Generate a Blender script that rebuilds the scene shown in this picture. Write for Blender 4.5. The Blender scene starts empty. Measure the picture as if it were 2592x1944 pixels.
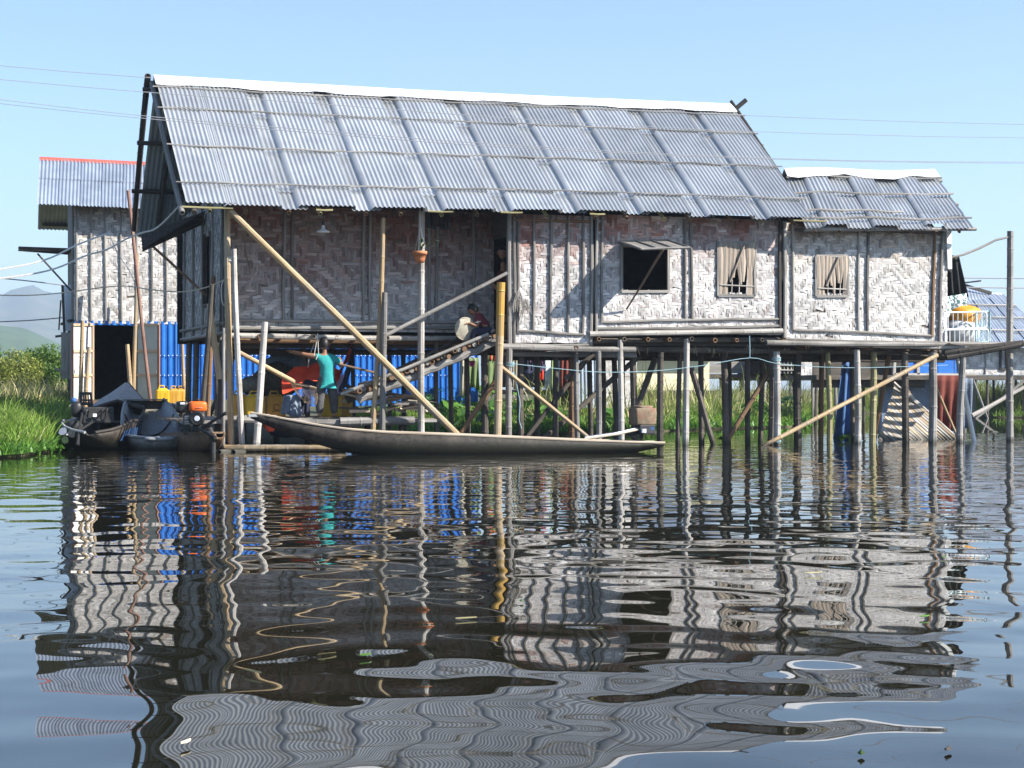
import bpy, math, random
import numpy as np
from math import sin, cos, pi, radians
from mathutils import Vector as V, Matrix

# ------------------------------------------------------------------ camera, sky, sun, exposure
SC = bpy.context.scene
COL = SC.collection
TH = radians(18.6)            # the house front runs along +X; the camera looks 18.6 degrees off its depth axis
FPX, CX, HY = 4500.0, 1296.0, 985.0
FW = V((sin(TH), cos(TH), 0)); RT = V((cos(TH), -sin(TH), 0)); UP = V((0, 0, 1))
CAM = RT * 4.67 - FW * 29.0; CAM.z = 1.0
cd = bpy.data.cameras.new('camera'); cam = bpy.data.objects.new('camera', cd); COL.objects.link(cam)
cam.location = CAM; cam.rotation_euler = (pi / 2, 0, -TH)
cd.sensor_width = 36.0; cd.lens = 36.0 * FPX / 2592.0; cd.shift_y = 13.0 / 2592.0
cd.clip_start = 0.1; cd.clip_end = 30000.0
SC.camera = cam

SUN = V((1.38, -1.0, 1.16)).normalized()       # towards the sun
w = bpy.data.worlds.new('World'); SC.world = w; w.use_nodes = True
nt = w.node_tree; bg = nt.nodes['Background']
sky = nt.nodes.new('ShaderNodeTexSky'); sky.sky_type = 'NISHITA'; sky.sun_disc = False
sky.sun_elevation = math.asin(SUN.z); sky.sun_rotation = math.atan2(SUN.x, SUN.y)
sky.altitude = 900.0; sky.air_density = 1.0; sky.dust_density = 0.12; sky.ozone_density = 3.5
nt.links.new(sky.outputs[0], bg.inputs[0]); bg.inputs[1].default_value = 0.10
sl = bpy.data.lights.new('sun', 'SUN'); sl.energy = 5.0; sl.angle = radians(0.53); sl.color = (1.0, 0.95, 0.87)
so = bpy.data.objects.new('sun', sl); COL.objects.link(so)
so.rotation_euler = SUN.to_track_quat('Z', 'Y').to_euler(); so.location = SUN * 60
SC.view_settings.view_transform = 'Standard'; SC.view_settings.look = 'None'
SC.view_settings.exposure = 1.2; SC.view_settings.gamma = 1.0
SC.cycles.max_bounces = 8; SC.cycles.diffuse_bounces = 3; SC.cycles.glossy_bounces = 4

# ------------------------------------------------------------------ measuring helpers (photograph 2592 x 1944)
def ray(px, py): return FW + RT * ((px - CX) / FPX) + UP * ((HY - py) / FPX)
def PY(px, py, y): r = ray(px, py); return CAM + r * ((y - CAM.y) / r.y)
def PX(px, py, x): r = ray(px, py); return CAM + r * ((x - CAM.x) / r.x)
def PZ(px, py, z=0.0): r = ray(px, py); return CAM + r * ((z - CAM.z) / r.z)
def PD(px, py, d): return CAM + ray(px, py) * d

HAZE = 0.0005
rng = random.Random(7)
nr = np.random.default_rng(7)

# ------------------------------------------------------------------ mesh helpers
class MB:
    """collects shapes; pc is a per-vertex grain coordinate (third axis runs along the grain), tint a per-vertex random"""
    def __init__(s): s.v = []; s.f = []; s.pc = []; s.t = []; s.smooth = False
    def add(s, vs, fs, pc=None, t=None):
        b = len(s.v); s.v += [tuple(p) for p in vs]
        s.f += [tuple(i + b for i in f) for f in fs]
        s.pc += [tuple(p) for p in (pc if pc is not None else vs)]
        tt = rng.random() if t is None else t
        s.t += [tt] * len(vs)
        return s
    def box(s, c, size, ax=None, taper=1.0, jit=0.0):
        """c centre, size (x, y, z), ax = 3 axes"""
        ax = ax or (V((1, 0, 0)), V((0, 1, 0)), V((0, 0, 1))); c = V(c)
        h = [k / 2 for k in size]; vs = []; pc = []
        o = rng.random() * 20
        order = sorted(range(3), key=lambda k: size[k])
        for sz in (-1, 1):
            for sy in (-1, 1):
                for sx in (-1, 1):
                    k = taper if sz > 0 else 1
                    l = (sx * h[0] * k, sy * h[1] * k, sz * h[2])
                    p = c + ax[0] * l[0] + ax[1] * l[1] + ax[2] * l[2]
                    if jit: p += V((rng.uniform(-jit, jit), rng.uniform(-jit, jit), rng.uniform(-jit, jit)))
                    vs.append(p); pc.append((l[order[0]] + o, l[order[1]] + o, l[order[2]] + o))
        return s.add(vs, [(0, 2, 3, 1), (4, 5, 7, 6), (0, 1, 5, 4), (2, 6, 7, 3), (0, 4, 6, 2), (1, 3, 7, 5)], pc)
    def bar(s, a, b, wx, wz, up=UP, jit=0.0):
        a = V(a); b = V(b); d = (b - a); L = d.length; d.normalize()
        u = V(up); x = d.cross(u)
        if x.length < 1e-4: x = d.cross(V((0, 1, 0)))
        x.normalize(); z = x.cross(d)
        return s.box((a + b) / 2, (wx, L, wz), (x, d, z), jit=jit)
    def tube(s, pts, rad, n=8, cap=True, hollow=False):
        pts = [V(p) for p in pts]; m = len(pts)
        if not hasattr(rad, '__len__'): rad = [rad] * m
        vs = []; pc = []; fs = []; o = rng.random() * 30; L = 0
        px = None
        for i in range(m):
            d = (pts[min(i + 1, m - 1)] - pts[max(i - 1, 0)])
            if d.length < 1e-9: d = V((0, 0, 1))
            d.normalize()
            if px is None:
                px = d.cross(V((0.13, 0.98, 0.11)));
                if px.length < .05: px = d.cross(V((1, 0, 0)))
            else: px = px - d * px.dot(d)
            px.normalize(); py = d.cross(px)
            if i: L += (pts[i] - pts[i - 1]).length
            for k in range(n):
                a = 2 * pi * k / n
                vs.append(pts[i] + (px * cos(a) + py * sin(a)) * rad[i])
                pc.append((cos(a) * rad[i] + o, sin(a) * rad[i], L + o))
        for i in range(m - 1):
            for k in range(n):
                a = i * n + k; b = i * n + (k + 1) % n
                fs.append((a, b, b + n, a + n))
        if cap:
            for e, sg in ((0, -1), (m - 1, 1)):
                base = e * n
                if hollow:
                    d = (pts[1] - pts[0]).normalized() if e == 0 else (pts[-2] - pts[-1]).normalized()
                    st = len(vs)
                    for dep, sc in ((0, .68), (.06, .66)):
                        for k in range(n):
                            vs.append(pts[e] + (V(vs[base + k]) - pts[e]) * sc + d * dep); pc.append(pc[base + k])
                    for k in range(n):
                        k2 = (k + 1) % n
                        q = [(base + k, base + k2, st + k2, st + k), (st + k, st + k2, st + n + k2, st + n + k)]
                        fs += [tuple(reversed(x)) if sg < 0 else x for x in q]
                    fs.append(tuple(st + n + k for k in range(n)))
                else:
                    r_ = tuple(base + k for k in range(n)); fs.append(r_ if sg > 0 else tuple(reversed(r_)))
        return s.add(vs, fs, pc)
    def pole(s, a, b, r0, r1=None, bow=0.0, n=8, node=0.33, hollow=True):
        """a bamboo culm with node rings and a slight bow"""
        a = V(a); b = V(b); r1 = r1 or r0 * .85; d = b - a; L = d.length
        side = V((rng.uniform(-1, 1), rng.uniform(-1, 1), rng.uniform(-.3, .3)))
        side = side - d * (side.dot(d) / max(d.length_squared, 1e-9))
        if side.length > 1e-6: side.normalize()
        tt = [0.0]; rr = [1.0]; x = rng.uniform(.1, node)
        while x < L - .05:
            e = min(.014, L * .01)
            tt += [(x - 2.2 * e) / L, x / L, (x + 1.6 * e) / L]; rr += [.985, 1.0 + rng.uniform(.03, .10), .985]
            x += node * rng.uniform(.6, 1.35)
        tt.append(1.0); rr.append(1.0)
        z = sorted(zip(tt, rr)); z = [(t, q) for t, q in z if 0 <= t <= 1]
        p2 = rng.uniform(0, 6)
        pts = [a + d * t + side * (bow * L * sin(pi * t) + .0022 * L * sin(7 * t + p2)) for t, q in z]
        return s.tube(pts, [(r0 + (r1 - r0) * t) * q for t, q in z], n, hollow=hollow)
    def lathe(s, c, prof, n=16, sx=1.0, sy=1.0):
        c = V(c); vs = []; fs = []
        for r, h in prof:
            for k in range(n):
                a = 2 * pi * k / n; vs.append(c + V((cos(a) * r * sx, sin(a) * r * sy, h)))
        for i in range(len(prof) - 1):
            for k in range(n):
                k2 = (k + 1) % n; fs.append((i * n + k, i * n + k2, (i + 1) * n + k2, (i + 1) * n + k))
        fs.append(tuple(reversed(range(n)))); fs.append(tuple((len(prof) - 1) * n + k for k in range(n)))
        s.smooth = True
        return s.add(vs, fs)
    def grid(s, fn, nu, nv, closed=False, t=None):
        vs = [V(fn(i / nu, j / nv)) for j in range(nv + 1) for i in range(nu + 1)]
        fs = [(j * (nu + 1) + i, j * (nu + 1) + i + 1, (j + 1) * (nu + 1) + i + 1, (j + 1) * (nu + 1) + i) for j in range(nv) for i in range(nu)]
        return s.add(vs, fs, t=t)
    def loft(s, secs, caps=True, closed=True):
        n = len(secs[0]); vs = [p for q in secs for p in q]; fs = []
        for i in range(len(secs) - 1):
            for k in range(n if closed else n - 1):
                k2 = (k + 1) % n; fs.append((i * n + k, i * n + k2, (i + 1) * n + k2, (i + 1) * n + k))
        if caps: fs.append(tuple(reversed(range(n)))); fs.append(tuple((len(secs) - 1) * n + k for k in range(n)))
        return s.add(vs, fs)
    def blob(s, c, r, n=10, m=7, noise=.12, sq=0.0):
        """a lumpy rounded body (sacks, bundles, soft things); sq > 0 squares it off"""
        c = V(c); ph = [rng.uniform(0, 6) for _ in range(6)]; vs = []; fs = []
        e = 1.0 / (1.0 + sq)
        f_ = lambda q: math.copysign(abs(q) ** e, q)
        for j in range(m + 1):
            th = -pi / 2 + pi * j / m
            for k in range(n):
                a = 2 * pi * k / n
                x, y, z = f_(cos(th)) * f_(cos(a)), f_(cos(th)) * f_(sin(a)), f_(sin(th))
                q = 1 + noise * (sin(3 * a + ph[0] + 2 * th) * .5 + sin(5 * a + ph[1] - 3 * th) * .35 + sin(4 * th + ph[2]) * .4)
                vs.append(c + V((x * r[0] * q, y * r[1] * q, z * r[2] * q)))
        for j in range(m):
            for k in range(n):
                k2 = (k + 1) % n; fs.append((j * n + k, j * n + k2, (j + 1) * n + k2, (j + 1) * n + k))
        s.smooth = True
        return s.add(vs, fs)

def mesh_from(name, v, f, pc=None, t=None, smooth=False):
    me = bpy.data.meshes.new(name); me.from_pydata(v, [], f)
    if pc is not None:
        at = me.attributes.new('pc', 'FLOAT_VECTOR', 'POINT'); at.data.foreach_set('vector', np.asarray(pc, dtype=np.float32).ravel())
    if t is not None:
        at = me.attributes.new('tint', 'FLOAT', 'POINT'); at.data.foreach_set('value', np.asarray(t, dtype=np.float32))
    if smooth: me.polygons.foreach_set('use_smooth', [True] * len(me.polygons))
    me.update(); return me

BASE = {}
def tag(o, label=None, cat=None, group=None, kind=None):
    if label: o['label'] = label
    if cat: o['category'] = cat
    if group: o['group'] = group
    if kind: o['kind'] = kind
    return o
def thing(name, base, label, cat, group=None):
    o = bpy.data.objects.new(name, None); o.empty_display_size = .2; COL.objects.link(o)
    o.location = V(base); BASE[o] = V(base)
    return tag(o, label, cat, group)
def part(name, mb, m, parent=None, smooth=None, bevel=0.0):
    b = BASE[parent] if parent is not None else V((0, 0, 0))
    if parent is None and mb.v:
        a = np.array(mb.v); b = V((float(a[:, 0].mean()), float(a[:, 1].mean()), float(a[:, 2].min())))
    v = [(p[0] - b.x, p[1] - b.y, p[2] - b.z) for p in mb.v]
    me = mesh_from(name, v, mb.f, mb.pc, mb.t, mb.smooth if smooth is None else smooth)
    me.materials.append(M[m])
    o = bpy.data.objects.new(name, me); COL.objects.link(o); BASE[o] = b.copy()
    if parent is None: o.location = b
    else: o.parent = parent
    if bevel:
        k = o.modifiers.new('bevel', 'BEVEL'); k.width = bevel; k.segments = 2
    return o
def single(name, mb, m, label, cat, group=None, smooth=None, kind=None, bevel=0.0):
    return tag(part(name, mb, m, None, smooth, bevel), label, cat, group, kind)

# ------------------------------------------------------------------ materials
M = {}
def mat(name, c1, c2, scale=6.0, stretch=1.0, rough=.8, metal=0.0, bump=0.0, attr='pc', vary=.25, spec=.4, trans=None,
        blotch=None, blotch_scale=.8, wet=None, lo=.3, hi=.7):
    m = bpy.data.materials.new(name); m.use_nodes = True; M[name] = m
    n = m.node_tree; N = n.nodes; P = N['Principled BSDF']; L = n.links.new
    if attr == 'pc': a = N.new('ShaderNodeAttribute'); a.attribute_name = 'pc'; src = a.outputs['Vector']
    else: a = N.new('ShaderNodeNewGeometry'); src = a.outputs['Position']
    mp = N.new('ShaderNodeMapping'); mp.inputs['Scale'].default_value = (scale, scale, scale * stretch); L(src, mp.inputs['Vector'])
    no = N.new('ShaderNodeTexNoise'); no.inputs['Scale'].default_value = 1.0; no.inputs['Detail'].default_value = 5.0; no.inputs['Roughness'].default_value = .62
    L(mp.outputs[0], no.inputs['Vector'])
    rp = N.new('ShaderNodeValToRGB'); rp.color_ramp.elements[0].position = lo; rp.color_ramp.elements[1].position = hi
    rp.color_ramp.elements[0].color = (*c1, 1); rp.color_ramp.elements[1].color = (*c2, 1); L(no.outputs['Fac'], rp.inputs['Fac'])
    col = rp.outputs['Color']
    if blotch:
        n2 = N.new('ShaderNodeTexNoise'); n2.inputs['Scale'].default_value = blotch_scale; n2.inputs['Detail'].default_value = 4
        L(src, n2.inputs['Vector'])
        r2 = N.new('ShaderNodeMapRange'); r2.inputs['From Min'].default_value = .48; r2.inputs['From Max'].default_value = .66; r2.inputs['To Max'].default_value = .8
        L(n2.outputs['Fac'], r2.inputs['Value'])
        mx = N.new('ShaderNodeMix'); mx.data_type = 'RGBA'; mx.inputs['B'].default_value = (*blotch, 1)
        L(r2.outputs[0], mx.inputs['Factor']); L(col, mx.inputs['A']); col = mx.outputs['Result']
    if vary:
        ti = N.new('ShaderNodeAttribute'); ti.attribute_name = 'tint'
        oi = N.new('ShaderNodeObjectInfo')
        ad = N.new('ShaderNodeMath'); ad.operation = 'ADD'; L(ti.outputs['Fac'], ad.inputs[0]); L(oi.outputs['Random'], ad.inputs[1])
        fr = N.new('ShaderNodeMath'); fr.operation = 'FRACT'; L(ad.outputs[0], fr.inputs[0])
        mr = N.new('ShaderNodeMapRange'); mr.inputs['To Min'].default_value = 1 - vary; mr.inputs['To Max'].default_value = 1 + vary
        L(fr.outputs[0], mr.inputs['Value'])
        hs = N.new('ShaderNodeHueSaturation'); L(mr.outputs[0], hs.inputs['Value']); L(col, hs.inputs['Color']); col = hs.outputs['Color']
    if wet:                                                     # soaked, algae-stained band just above the waterline
        ge = N.new('ShaderNodeNewGeometry'); sx = N.new('ShaderNodeSeparateXYZ'); L(ge.outputs['Position'], sx.inputs[0])
        nw = N.new('ShaderNodeTexNoise'); nw.inputs['Scale'].default_value = 9.0; L(ge.outputs['Position'], nw.inputs['Vector'])
        ma = N.new('ShaderNodeMath'); ma.operation = 'MULTIPLY_ADD'; ma.inputs[1].default_value = -.16; L(nw.outputs['Fac'], ma.inputs[0]); L(sx.outputs['Z'], ma.inputs[2])
        mw = N.new('ShaderNodeMapRange'); mw.inputs['From Min'].default_value = wet - .12; mw.inputs['From Max'].default_value = wet; mw.inputs['To Min'].default_value = .85; mw.inputs['To Max'].default_value = 0.0
        L(ma.outputs[0], mw.inputs['Value'])
        mxw = N.new('ShaderNodeMix'); mxw.data_type = 'RGBA'; mxw.inputs['B'].default_value = (.022, .022, .013, 1)
        L(mw.outputs[0], mxw.inputs['Factor']); L(col, mxw.inputs['A']); col = mxw.outputs['Result']
    L(col, P.inputs['Base Color'])
    P.inputs['Roughness'].default_value = rough; P.inputs['Metallic'].default_value = metal; P.inputs['Specular IOR Level'].default_value = spec
    if bump:
        bp = N.new('ShaderNodeBump'); bp.inputs['Strength'].default_value = 1.0; bp.inputs['Distance'].default_value = bump
        L(no.outputs['Fac'], bp.inputs['Height']); L(bp.outputs[0], P.inputs['Normal'])
    if trans:
        tr = N.new('ShaderNodeBsdfTranslucent'); L(col, tr.inputs['Color'])
        mxs = N.new('ShaderNodeMixShader'); mxs.inputs[0].default_value = trans
        L(P.outputs[0], mxs.inputs[1]); L(tr.outputs[0], mxs.inputs[2]); L(mxs.outputs[0], N['Material Output'].inputs['Surface'])
    return m
G3 = lambda g, w=0.0: (g * (1 + w), g, g * (1 - w))
mat('bamboo_grey', (.115, .105, .092), (.33, .31, .285), 28, .06, .75, bump=.002, blotch=(.10, .09, .08), blotch_scale=1.4, wet=.06)
mat('bamboo_pale', (.27, .245, .215), (.55, .52, .475), 28, .06, .7, bump=.002, vary=.12, blotch=(.22, .195, .165), blotch_scale=1.6, wet=.06)
mat('bamboo_tan', (.27, .175, .085), (.50, .37, .21), 22, .07, .55, bump=.0015, vary=.14, blotch=(.30, .25, .19), blotch_scale=1.5, wet=.06)
mat('bamboo_yellow', (.40, .21, .03), (.56, .35, .08), 14, .08, .42, vary=.06, blotch=(.36, .24, .10), blotch_scale=2.2, wet=.06)
mat('bamboo_green', (.22, .20, .09), (.36, .31, .16), 14, .08, .5, vary=.1)
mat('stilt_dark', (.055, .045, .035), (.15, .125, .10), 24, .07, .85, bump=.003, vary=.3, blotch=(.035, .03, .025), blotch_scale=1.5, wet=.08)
mat('stilt_brown', (.13, .07, .035), (.25, .15, .08), 24, .07, .8, bump=.003, vary=.25)
mat('wood_grey', (.15, .14, .125), (.34, .32, .295), 30, .05, .85, bump=.003)
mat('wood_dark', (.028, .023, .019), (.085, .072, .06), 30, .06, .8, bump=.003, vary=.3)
mat('wood_warm', (.12, .075, .045), (.27, .19, .12), 26, .05, .8, bump=.002)
mat('wood_pale', (.40, .33, .24), (.58, .51, .40), 26, .05, .8, bump=.002, vary=.15)
mat('lath', (.22, .175, .135), (.46, .385, .31), 26, .05, .8, bump=.002, vary=.2)
mat('weave_back', (.13, .11, .09), (.24, .205, .17), 14, 1, .95, vary=.1)
mat('net_cord', (.12, .085, .05), (.20, .15, .09), 10, 1, .8)
mat('thatch', (.03, .025, .018), (.09, .075, .055), 20, .3, .95, bump=.006)
mat('ridge_white', (.72, .72, .72), (.82, .82, .82), 3, 1, .55, vary=.04)
mat('tin_blue', (.012, .115, .44), (.022, .165, .56), 3, 1, .45, vary=.05, attr='pos')
mat('paint_white', (.62, .63, .60), (.74, .74, .71), 4, 1, .6, vary=.04)
mat('paint_grey_green', (.36, .42, .38), (.46, .50, .46), 4, 1, .6, vary=.05)
mat('frame_red', (.25, .11, .08), (.42, .27, .20), 20, .1, .7)
mat('frame_tan', (.42, .30, .19), (.56, .43, .30), 20, .1, .7)
mat('red_metal', (.42, .09, .06), (.52, .14, .10), 5, 1, .5, vary=.05)
mat('black_tarp', (.006, .006, .007), (.018, .017, .017), 5, 1, .75, vary=.1)
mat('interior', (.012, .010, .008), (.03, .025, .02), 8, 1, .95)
mat('black_plastic', (.010, .010, .011), (.022, .022, .024), 8, 1, .45)
mat('black_rubber', (.012, .012, .012), (.03, .03, .03), 10, 1, .7)
mat('steel', (.25, .25, .26), (.45, .45, .46), 10, 1, .35, metal=.8)
mat('orange_paint', (.72, .12, .015), (.78, .16, .02), 4, 1, .3, vary=.04)
mat('white_plastic', (.70, .72, .76), (.80, .82, .85), 4, 1, .4, vary=.03)
mat('jerry_yellow', (.62, .36, .015), (.72, .46, .025), 5, 1, .45, vary=.12)
mat('jerry_ochre', (.45, .24, .03), (.58, .34, .05), 5, 1, .5, vary=.12)
mat('hull_black', (.010, .008, .006), (.066, .05, .037), 14, .9, .6, bump=.006, blotch=(.075, .06, .048), blotch_scale=2.6, vary=.1, lo=.38, hi=.78, wet=.16)
mat('sacking', (.13, .095, .06), (.27, .205, .135), 9, 1, .9, vary=.05, blotch=(.24, .11, .07), blotch_scale=11)
mat('hull_grey', (.22, .225, .23), (.42, .425, .43), 16, .1, .7, bump=.002, vary=.15)
mat('gunwale', (.30, .235, .17), (.50, .42, .32), 16, .1, .75, vary=.1)
mat('terracotta', (.42, .15, .06), (.52, .20, .09), 8, 1, .75, vary=.05)
mat('leaf_dark', (.02, .055, .012), (.06, .12, .03), 8, 1, .5, trans=.3)
mat('leaf_mid', (.06, .13, .018), (.15, .24, .035), 1.2, 1, .5, trans=.4, attr='pos', vary=.45)
mat('leaf_yellow', (.15, .19, .03), (.31, .34, .08), 1.0, 1, .55, trans=.4, attr='pos', vary=.5)
mat('leaf_broad', (.07, .18, .02), (.15, .31, .05), 2, 1, .4, trans=.35, attr='pos', vary=.35)
mat('grass_green', (.10, .20, .02), (.27, .40, .06), .9, 1, .55, trans=.4, attr='pos', vary=.45)
mat('grass_dry', (.36, .33, .14), (.60, .53, .29), .9, 1, .7, trans=.3, attr='pos', vary=.4)
mat('soil', (.05, .05, .02), (.11, .10, .045), 1.5, 1, .95, attr='pos', vary=0)
mat('cloth_red', (.50, .045, .02), (.68, .09, .035), 5, 1, .8, bump=.025, vary=.08)
mat('cloth_navy', (.012, .014, .035), (.03, .035, .08), 8, 1, .75)
mat('cloth_blue', (.025, .075, .20), (.06, .14, .32), 4, 1, .7)
mat('cloth_denim', (.09, .12, .17), (.20, .24, .30), 20, 1, .9)
mat('cloth_maroon', (.10, .012, .022), (.16, .025, .035), 8, 1, .85)
mat('cloth_purple', (.10, .05, .10), (.17, .09, .16), 8, 1, .85)
mat('cloth_green', (.13, .19, .07), (.20, .27, .11), 5, 1, .85)
mat('cloth_cream', (.30, .275, .21), (.42, .39, .31), 8, 1, .85)
mat('cloth_pink', (.50, .03, .25), (.58, .05, .30), 8, 1, .6)
mat('cloth_rust', (.11, .022, .014), (.18, .04, .024), 3, 1, .85)
mat('teal_shirt', (.02, .27, .27), (.035, .37, .36), 5, 1, .85, bump=.022, vary=.03)
mat('grey_pants', (.05, .05, .053), (.11, .11, .115), 6, 1, .85, bump=.022, vary=.05)
mat('skin_brown', (.26, .13, .075), (.32, .17, .10), 10, 1, .6, vary=.04)
mat('hair_black', (.008, .007, .006), (.02, .017, .015), 40, 1, .5, vary=.1)
mat('orange_sack', (.62, .24, .01), (.74, .33, .02), 6, 1, .5, vary=.05)
mat('white_sack', (.58, .58, .55), (.72, .72, .69), 8, 1, .7, vary=.05)
mat('cream_wall', (.68, .60, .38), (.74, .67, .45), 2, 1, .8, vary=.03, attr='pos')
mat('rope_white', (.55, .54, .50), (.68, .67, .63), 10, 1, .8, vary=.05)
mat('rope_cyan', (.25, .42, .48), (.38, .55, .60), 10, 1, .7, vary=.05)
mat('cable', (.26, .265, .28), (.34, .345, .36), 8, 1, .6, vary=.05)
mat('blue_pipe', (.01, .05, .10), (.02, .08, .14), 8, 1, .5, vary=.05)
mat('hill_far', (.05, .085, .045), (.12, .13, .07), .012, 1, .95, attr='pos', vary=0, blotch=(.20, .17, .10), blotch_scale=.006)
mat('hill_near', (.03, .07, .025), (.075, .12, .04), .03, 1, .95, attr='pos', vary=0)

def tin_material(name, a, b, rough):
    m = mat(name, a, b, 2.2, .35, rough, metal=.55, vary=.13, attr='pc', blotch=tuple(q * .9 for q in a), blotch_scale=1.7)
    return m
tin_material('tin_grey', (.45, .465, .475), (.56, .575, .58), .33)
tin_material('tin_old', (.36, .41, .48), (.48, .53, .60), .46)

def weave_material(name, w1, w2, f1, f2):
    """woven split bamboo: tint = per strip random, pc = (fresh, orientation, shade)"""
    m = bpy.data.materials.new(name); m.use_nodes = True; M[name] = m
    n = m.node_tree; N = n.nodes; P = N['Principled BSDF']; L = n.links.new
    at = N.new('ShaderNodeAttribute'); at.attribute_name = 'wv'; sp = N.new('ShaderNodeSeparateXYZ'); L(at.outputs['Vector'], sp.inputs[0])
    ge = N.new('ShaderNodeNewGeometry'); gp = N.new('ShaderNodeSeparateXYZ'); L(ge.outputs['Position'], gp.inputs[0])
    h = N.new('ShaderNodeMath'); L(gp.outputs['X'], h.inputs[0]); L(gp.outputs['Y'], h.inputs[1])
    facs = []
    for sx, sz in ((130, 3.5), (3.5, 130)):
        cb = N.new('ShaderNodeCombineXYZ')
        k1 = N.new('ShaderNodeMath'); k1.operation = 'MULTIPLY'; k1.inputs[1].default_value = sx; L(h.outputs[0], k1.inputs[0]); L(k1.outputs[0], cb.inputs[0])
        k2 = N.new('ShaderNodeMath'); k2.operation = 'MULTIPLY'; k2.inputs[1].default_value = sz; L(gp.outputs['Z'], k2.inputs[0]); L(k2.outputs[0], cb.inputs[1])
        no = N.new('ShaderNodeTexNoise'); no.inputs['Scale'].default_value = 1; no.inputs['Detail'].default_value = 3; L(cb.outputs[0], no.inputs['Vector'])
        facs.append(no.outputs['Fac'])
    mf = N.new('ShaderNodeMix'); L(sp.outputs['Y'], mf.inputs['Factor']); L(facs[0], mf.inputs['A']); L(facs[1], mf.inputs['B'])
    rp = N.new('ShaderNodeValToRGB'); rp.color_ramp.elements[0].position = .32; rp.color_ramp.elements[1].position = .62
    rp.color_ramp.elements[0].color = (*w1, 1); rp.color_ramp.elements[1].color = (*w2, 1); L(mf.outputs['Result'], rp.inputs['Fac'])
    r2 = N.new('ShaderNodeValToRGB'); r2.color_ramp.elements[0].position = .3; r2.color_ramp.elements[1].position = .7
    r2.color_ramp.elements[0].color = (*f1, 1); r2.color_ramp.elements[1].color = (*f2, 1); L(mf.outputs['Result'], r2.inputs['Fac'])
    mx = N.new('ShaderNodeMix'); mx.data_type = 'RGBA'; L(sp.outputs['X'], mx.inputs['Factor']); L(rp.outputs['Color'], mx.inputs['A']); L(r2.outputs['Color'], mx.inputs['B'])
    hs = N.new('ShaderNodeHueSaturation'); L(sp.outputs['Z'], hs.inputs['Value']); L(mx.outputs['Result'], hs.inputs['Color'])
    L(hs.outputs['Color'], P.inputs['Base Color']); P.inputs['Roughness'].default_value = .6; P.inputs['Specular IOR Level'].default_value = .35
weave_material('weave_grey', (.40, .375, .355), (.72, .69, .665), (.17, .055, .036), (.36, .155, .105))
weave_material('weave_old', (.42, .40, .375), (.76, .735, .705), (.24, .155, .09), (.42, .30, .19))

# ------------------------------------------------------------------ water: real wavelets in one mesh
def build_water():
    def lines(segs):
        out = []
        for a, b, st in segs: out.append(np.arange(a, b, st))
        return np.concatenate(out)
    def grow(a, b, s0, s1):
        o = [a]
        while o[-1] < b: o.append(o[-1] + s0 + (s1 - s0) * (o[-1] - a) / (b - a))
        return np.array(o)
    dep = np.concatenate([[-400, -100, -30, -8, 0, 1.5], grow(2.6, 40, .022, .07), grow(41, 140, 1.2, 14), [180, 260, 420, 800, 1700, 4500]])
    lat = np.concatenate([[-4000, -1200, -400, -120, -50, -25, -16], np.arange(-12.5, 12.5, .036), [16, 25, 50, 120, 400, 1200, 4000]])
    D, A = np.meshgrid(dep, lat, indexing='ij')
    X = CAM.x + D * FW.x + A * RT.x; Yy = CAM.y + D * FW.y + A * RT.y
    H = np.zeros_like(D); g = np.random.default_rng(21)
    def comps(n, l0, l1, slope, az0, spread):
        o = np.zeros_like(D)
        for i in range(n):
            lam = math.exp(g.uniform(math.log(l0), math.log(l1))); k = 2 * pi / lam
            az = az0 + g.normal() * spread; a = slope * math.sqrt(2 / n) / k
            o += a * np.sin(k * (X * cos(az) + Yy * sin(az)) + g.uniform(0, 6.28))
        return o
    fade = np.clip((D - 1.5) / 1.5, 0, 1) * np.clip((46 - D) / 6, 0, 1) * np.clip((12.4 - np.abs(A)) / 1.5, 0, 1)
    # the open water ripples more towards the houses; the near water lies calm under a slow swell
    m = np.clip((D - 10.5) / 12.0, 0, 1); m = m * m * (3 - 2 * m)
    patch = .6 + .4 * np.sin(.55 * X + .9 * np.sin(.37 * Yy)) * np.sin(.43 * Yy + 1.3)
    H += comps(26, .55, 1.7, .0105, pi / 2 - TH, 1.2) * (1 - .35 * m)
    H += comps(34, .26, .62, .0085, pi / 2 - TH, 1.2) * (.55 + .45 * patch)
    H += comps(34, .11, .34, .022, pi / 2 - TH, .7) * m * (.35 + .65 * patch)
    H *= fade
    ny, nx = D.shape
    co = np.stack([X, Yy, H], -1).reshape(-1, 3).astype(np.float32)
    idx = np.arange(ny * nx).reshape(ny, nx)
    q = np.stack([idx[:-1, :-1], idx[:-1, 1:], idx[1:, 1:], idx[1:, :-1]], -1).reshape(-1, 4)
    me = bpy.data.meshes.new('water'); me.vertices.add(len(co)); me.vertices.foreach_set('co', co.ravel())
    me.loops.add(q.size); me.loops.foreach_set('vertex_index', q.ravel().astype(np.int32))
    me.polygons.add(len(q)); me.polygons.foreach_set('loop_start', np.arange(0, q.size, 4, dtype=np.int32))
    me.polygons.foreach_set('use_smooth', np.ones(len(q), dtype=bool)); me.update(calc_edges=True)
    if me.polygons[0].normal.z < 0: me.flip_normals()
    m_ = bpy.data.materials.new('lake_water'); m_.use_nodes = True; P = m_.node_tree.nodes['Principled BSDF']
    P.inputs['Base Color'].default_value = (.012, .0115, .0065, 1); P.inputs['Roughness'].default_value = .012; P.inputs['IOR'].default_value = 1.333
    P.inputs['Specular IOR Level'].default_value = .5
    me.materials.append(m_)
    o = bpy.data.objects.new('water', me); COL.objects.link(o); o['kind'] = 'structure'; o['label'] = 'rippled dark lake water reflecting the house and sky'
build_water()

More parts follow.
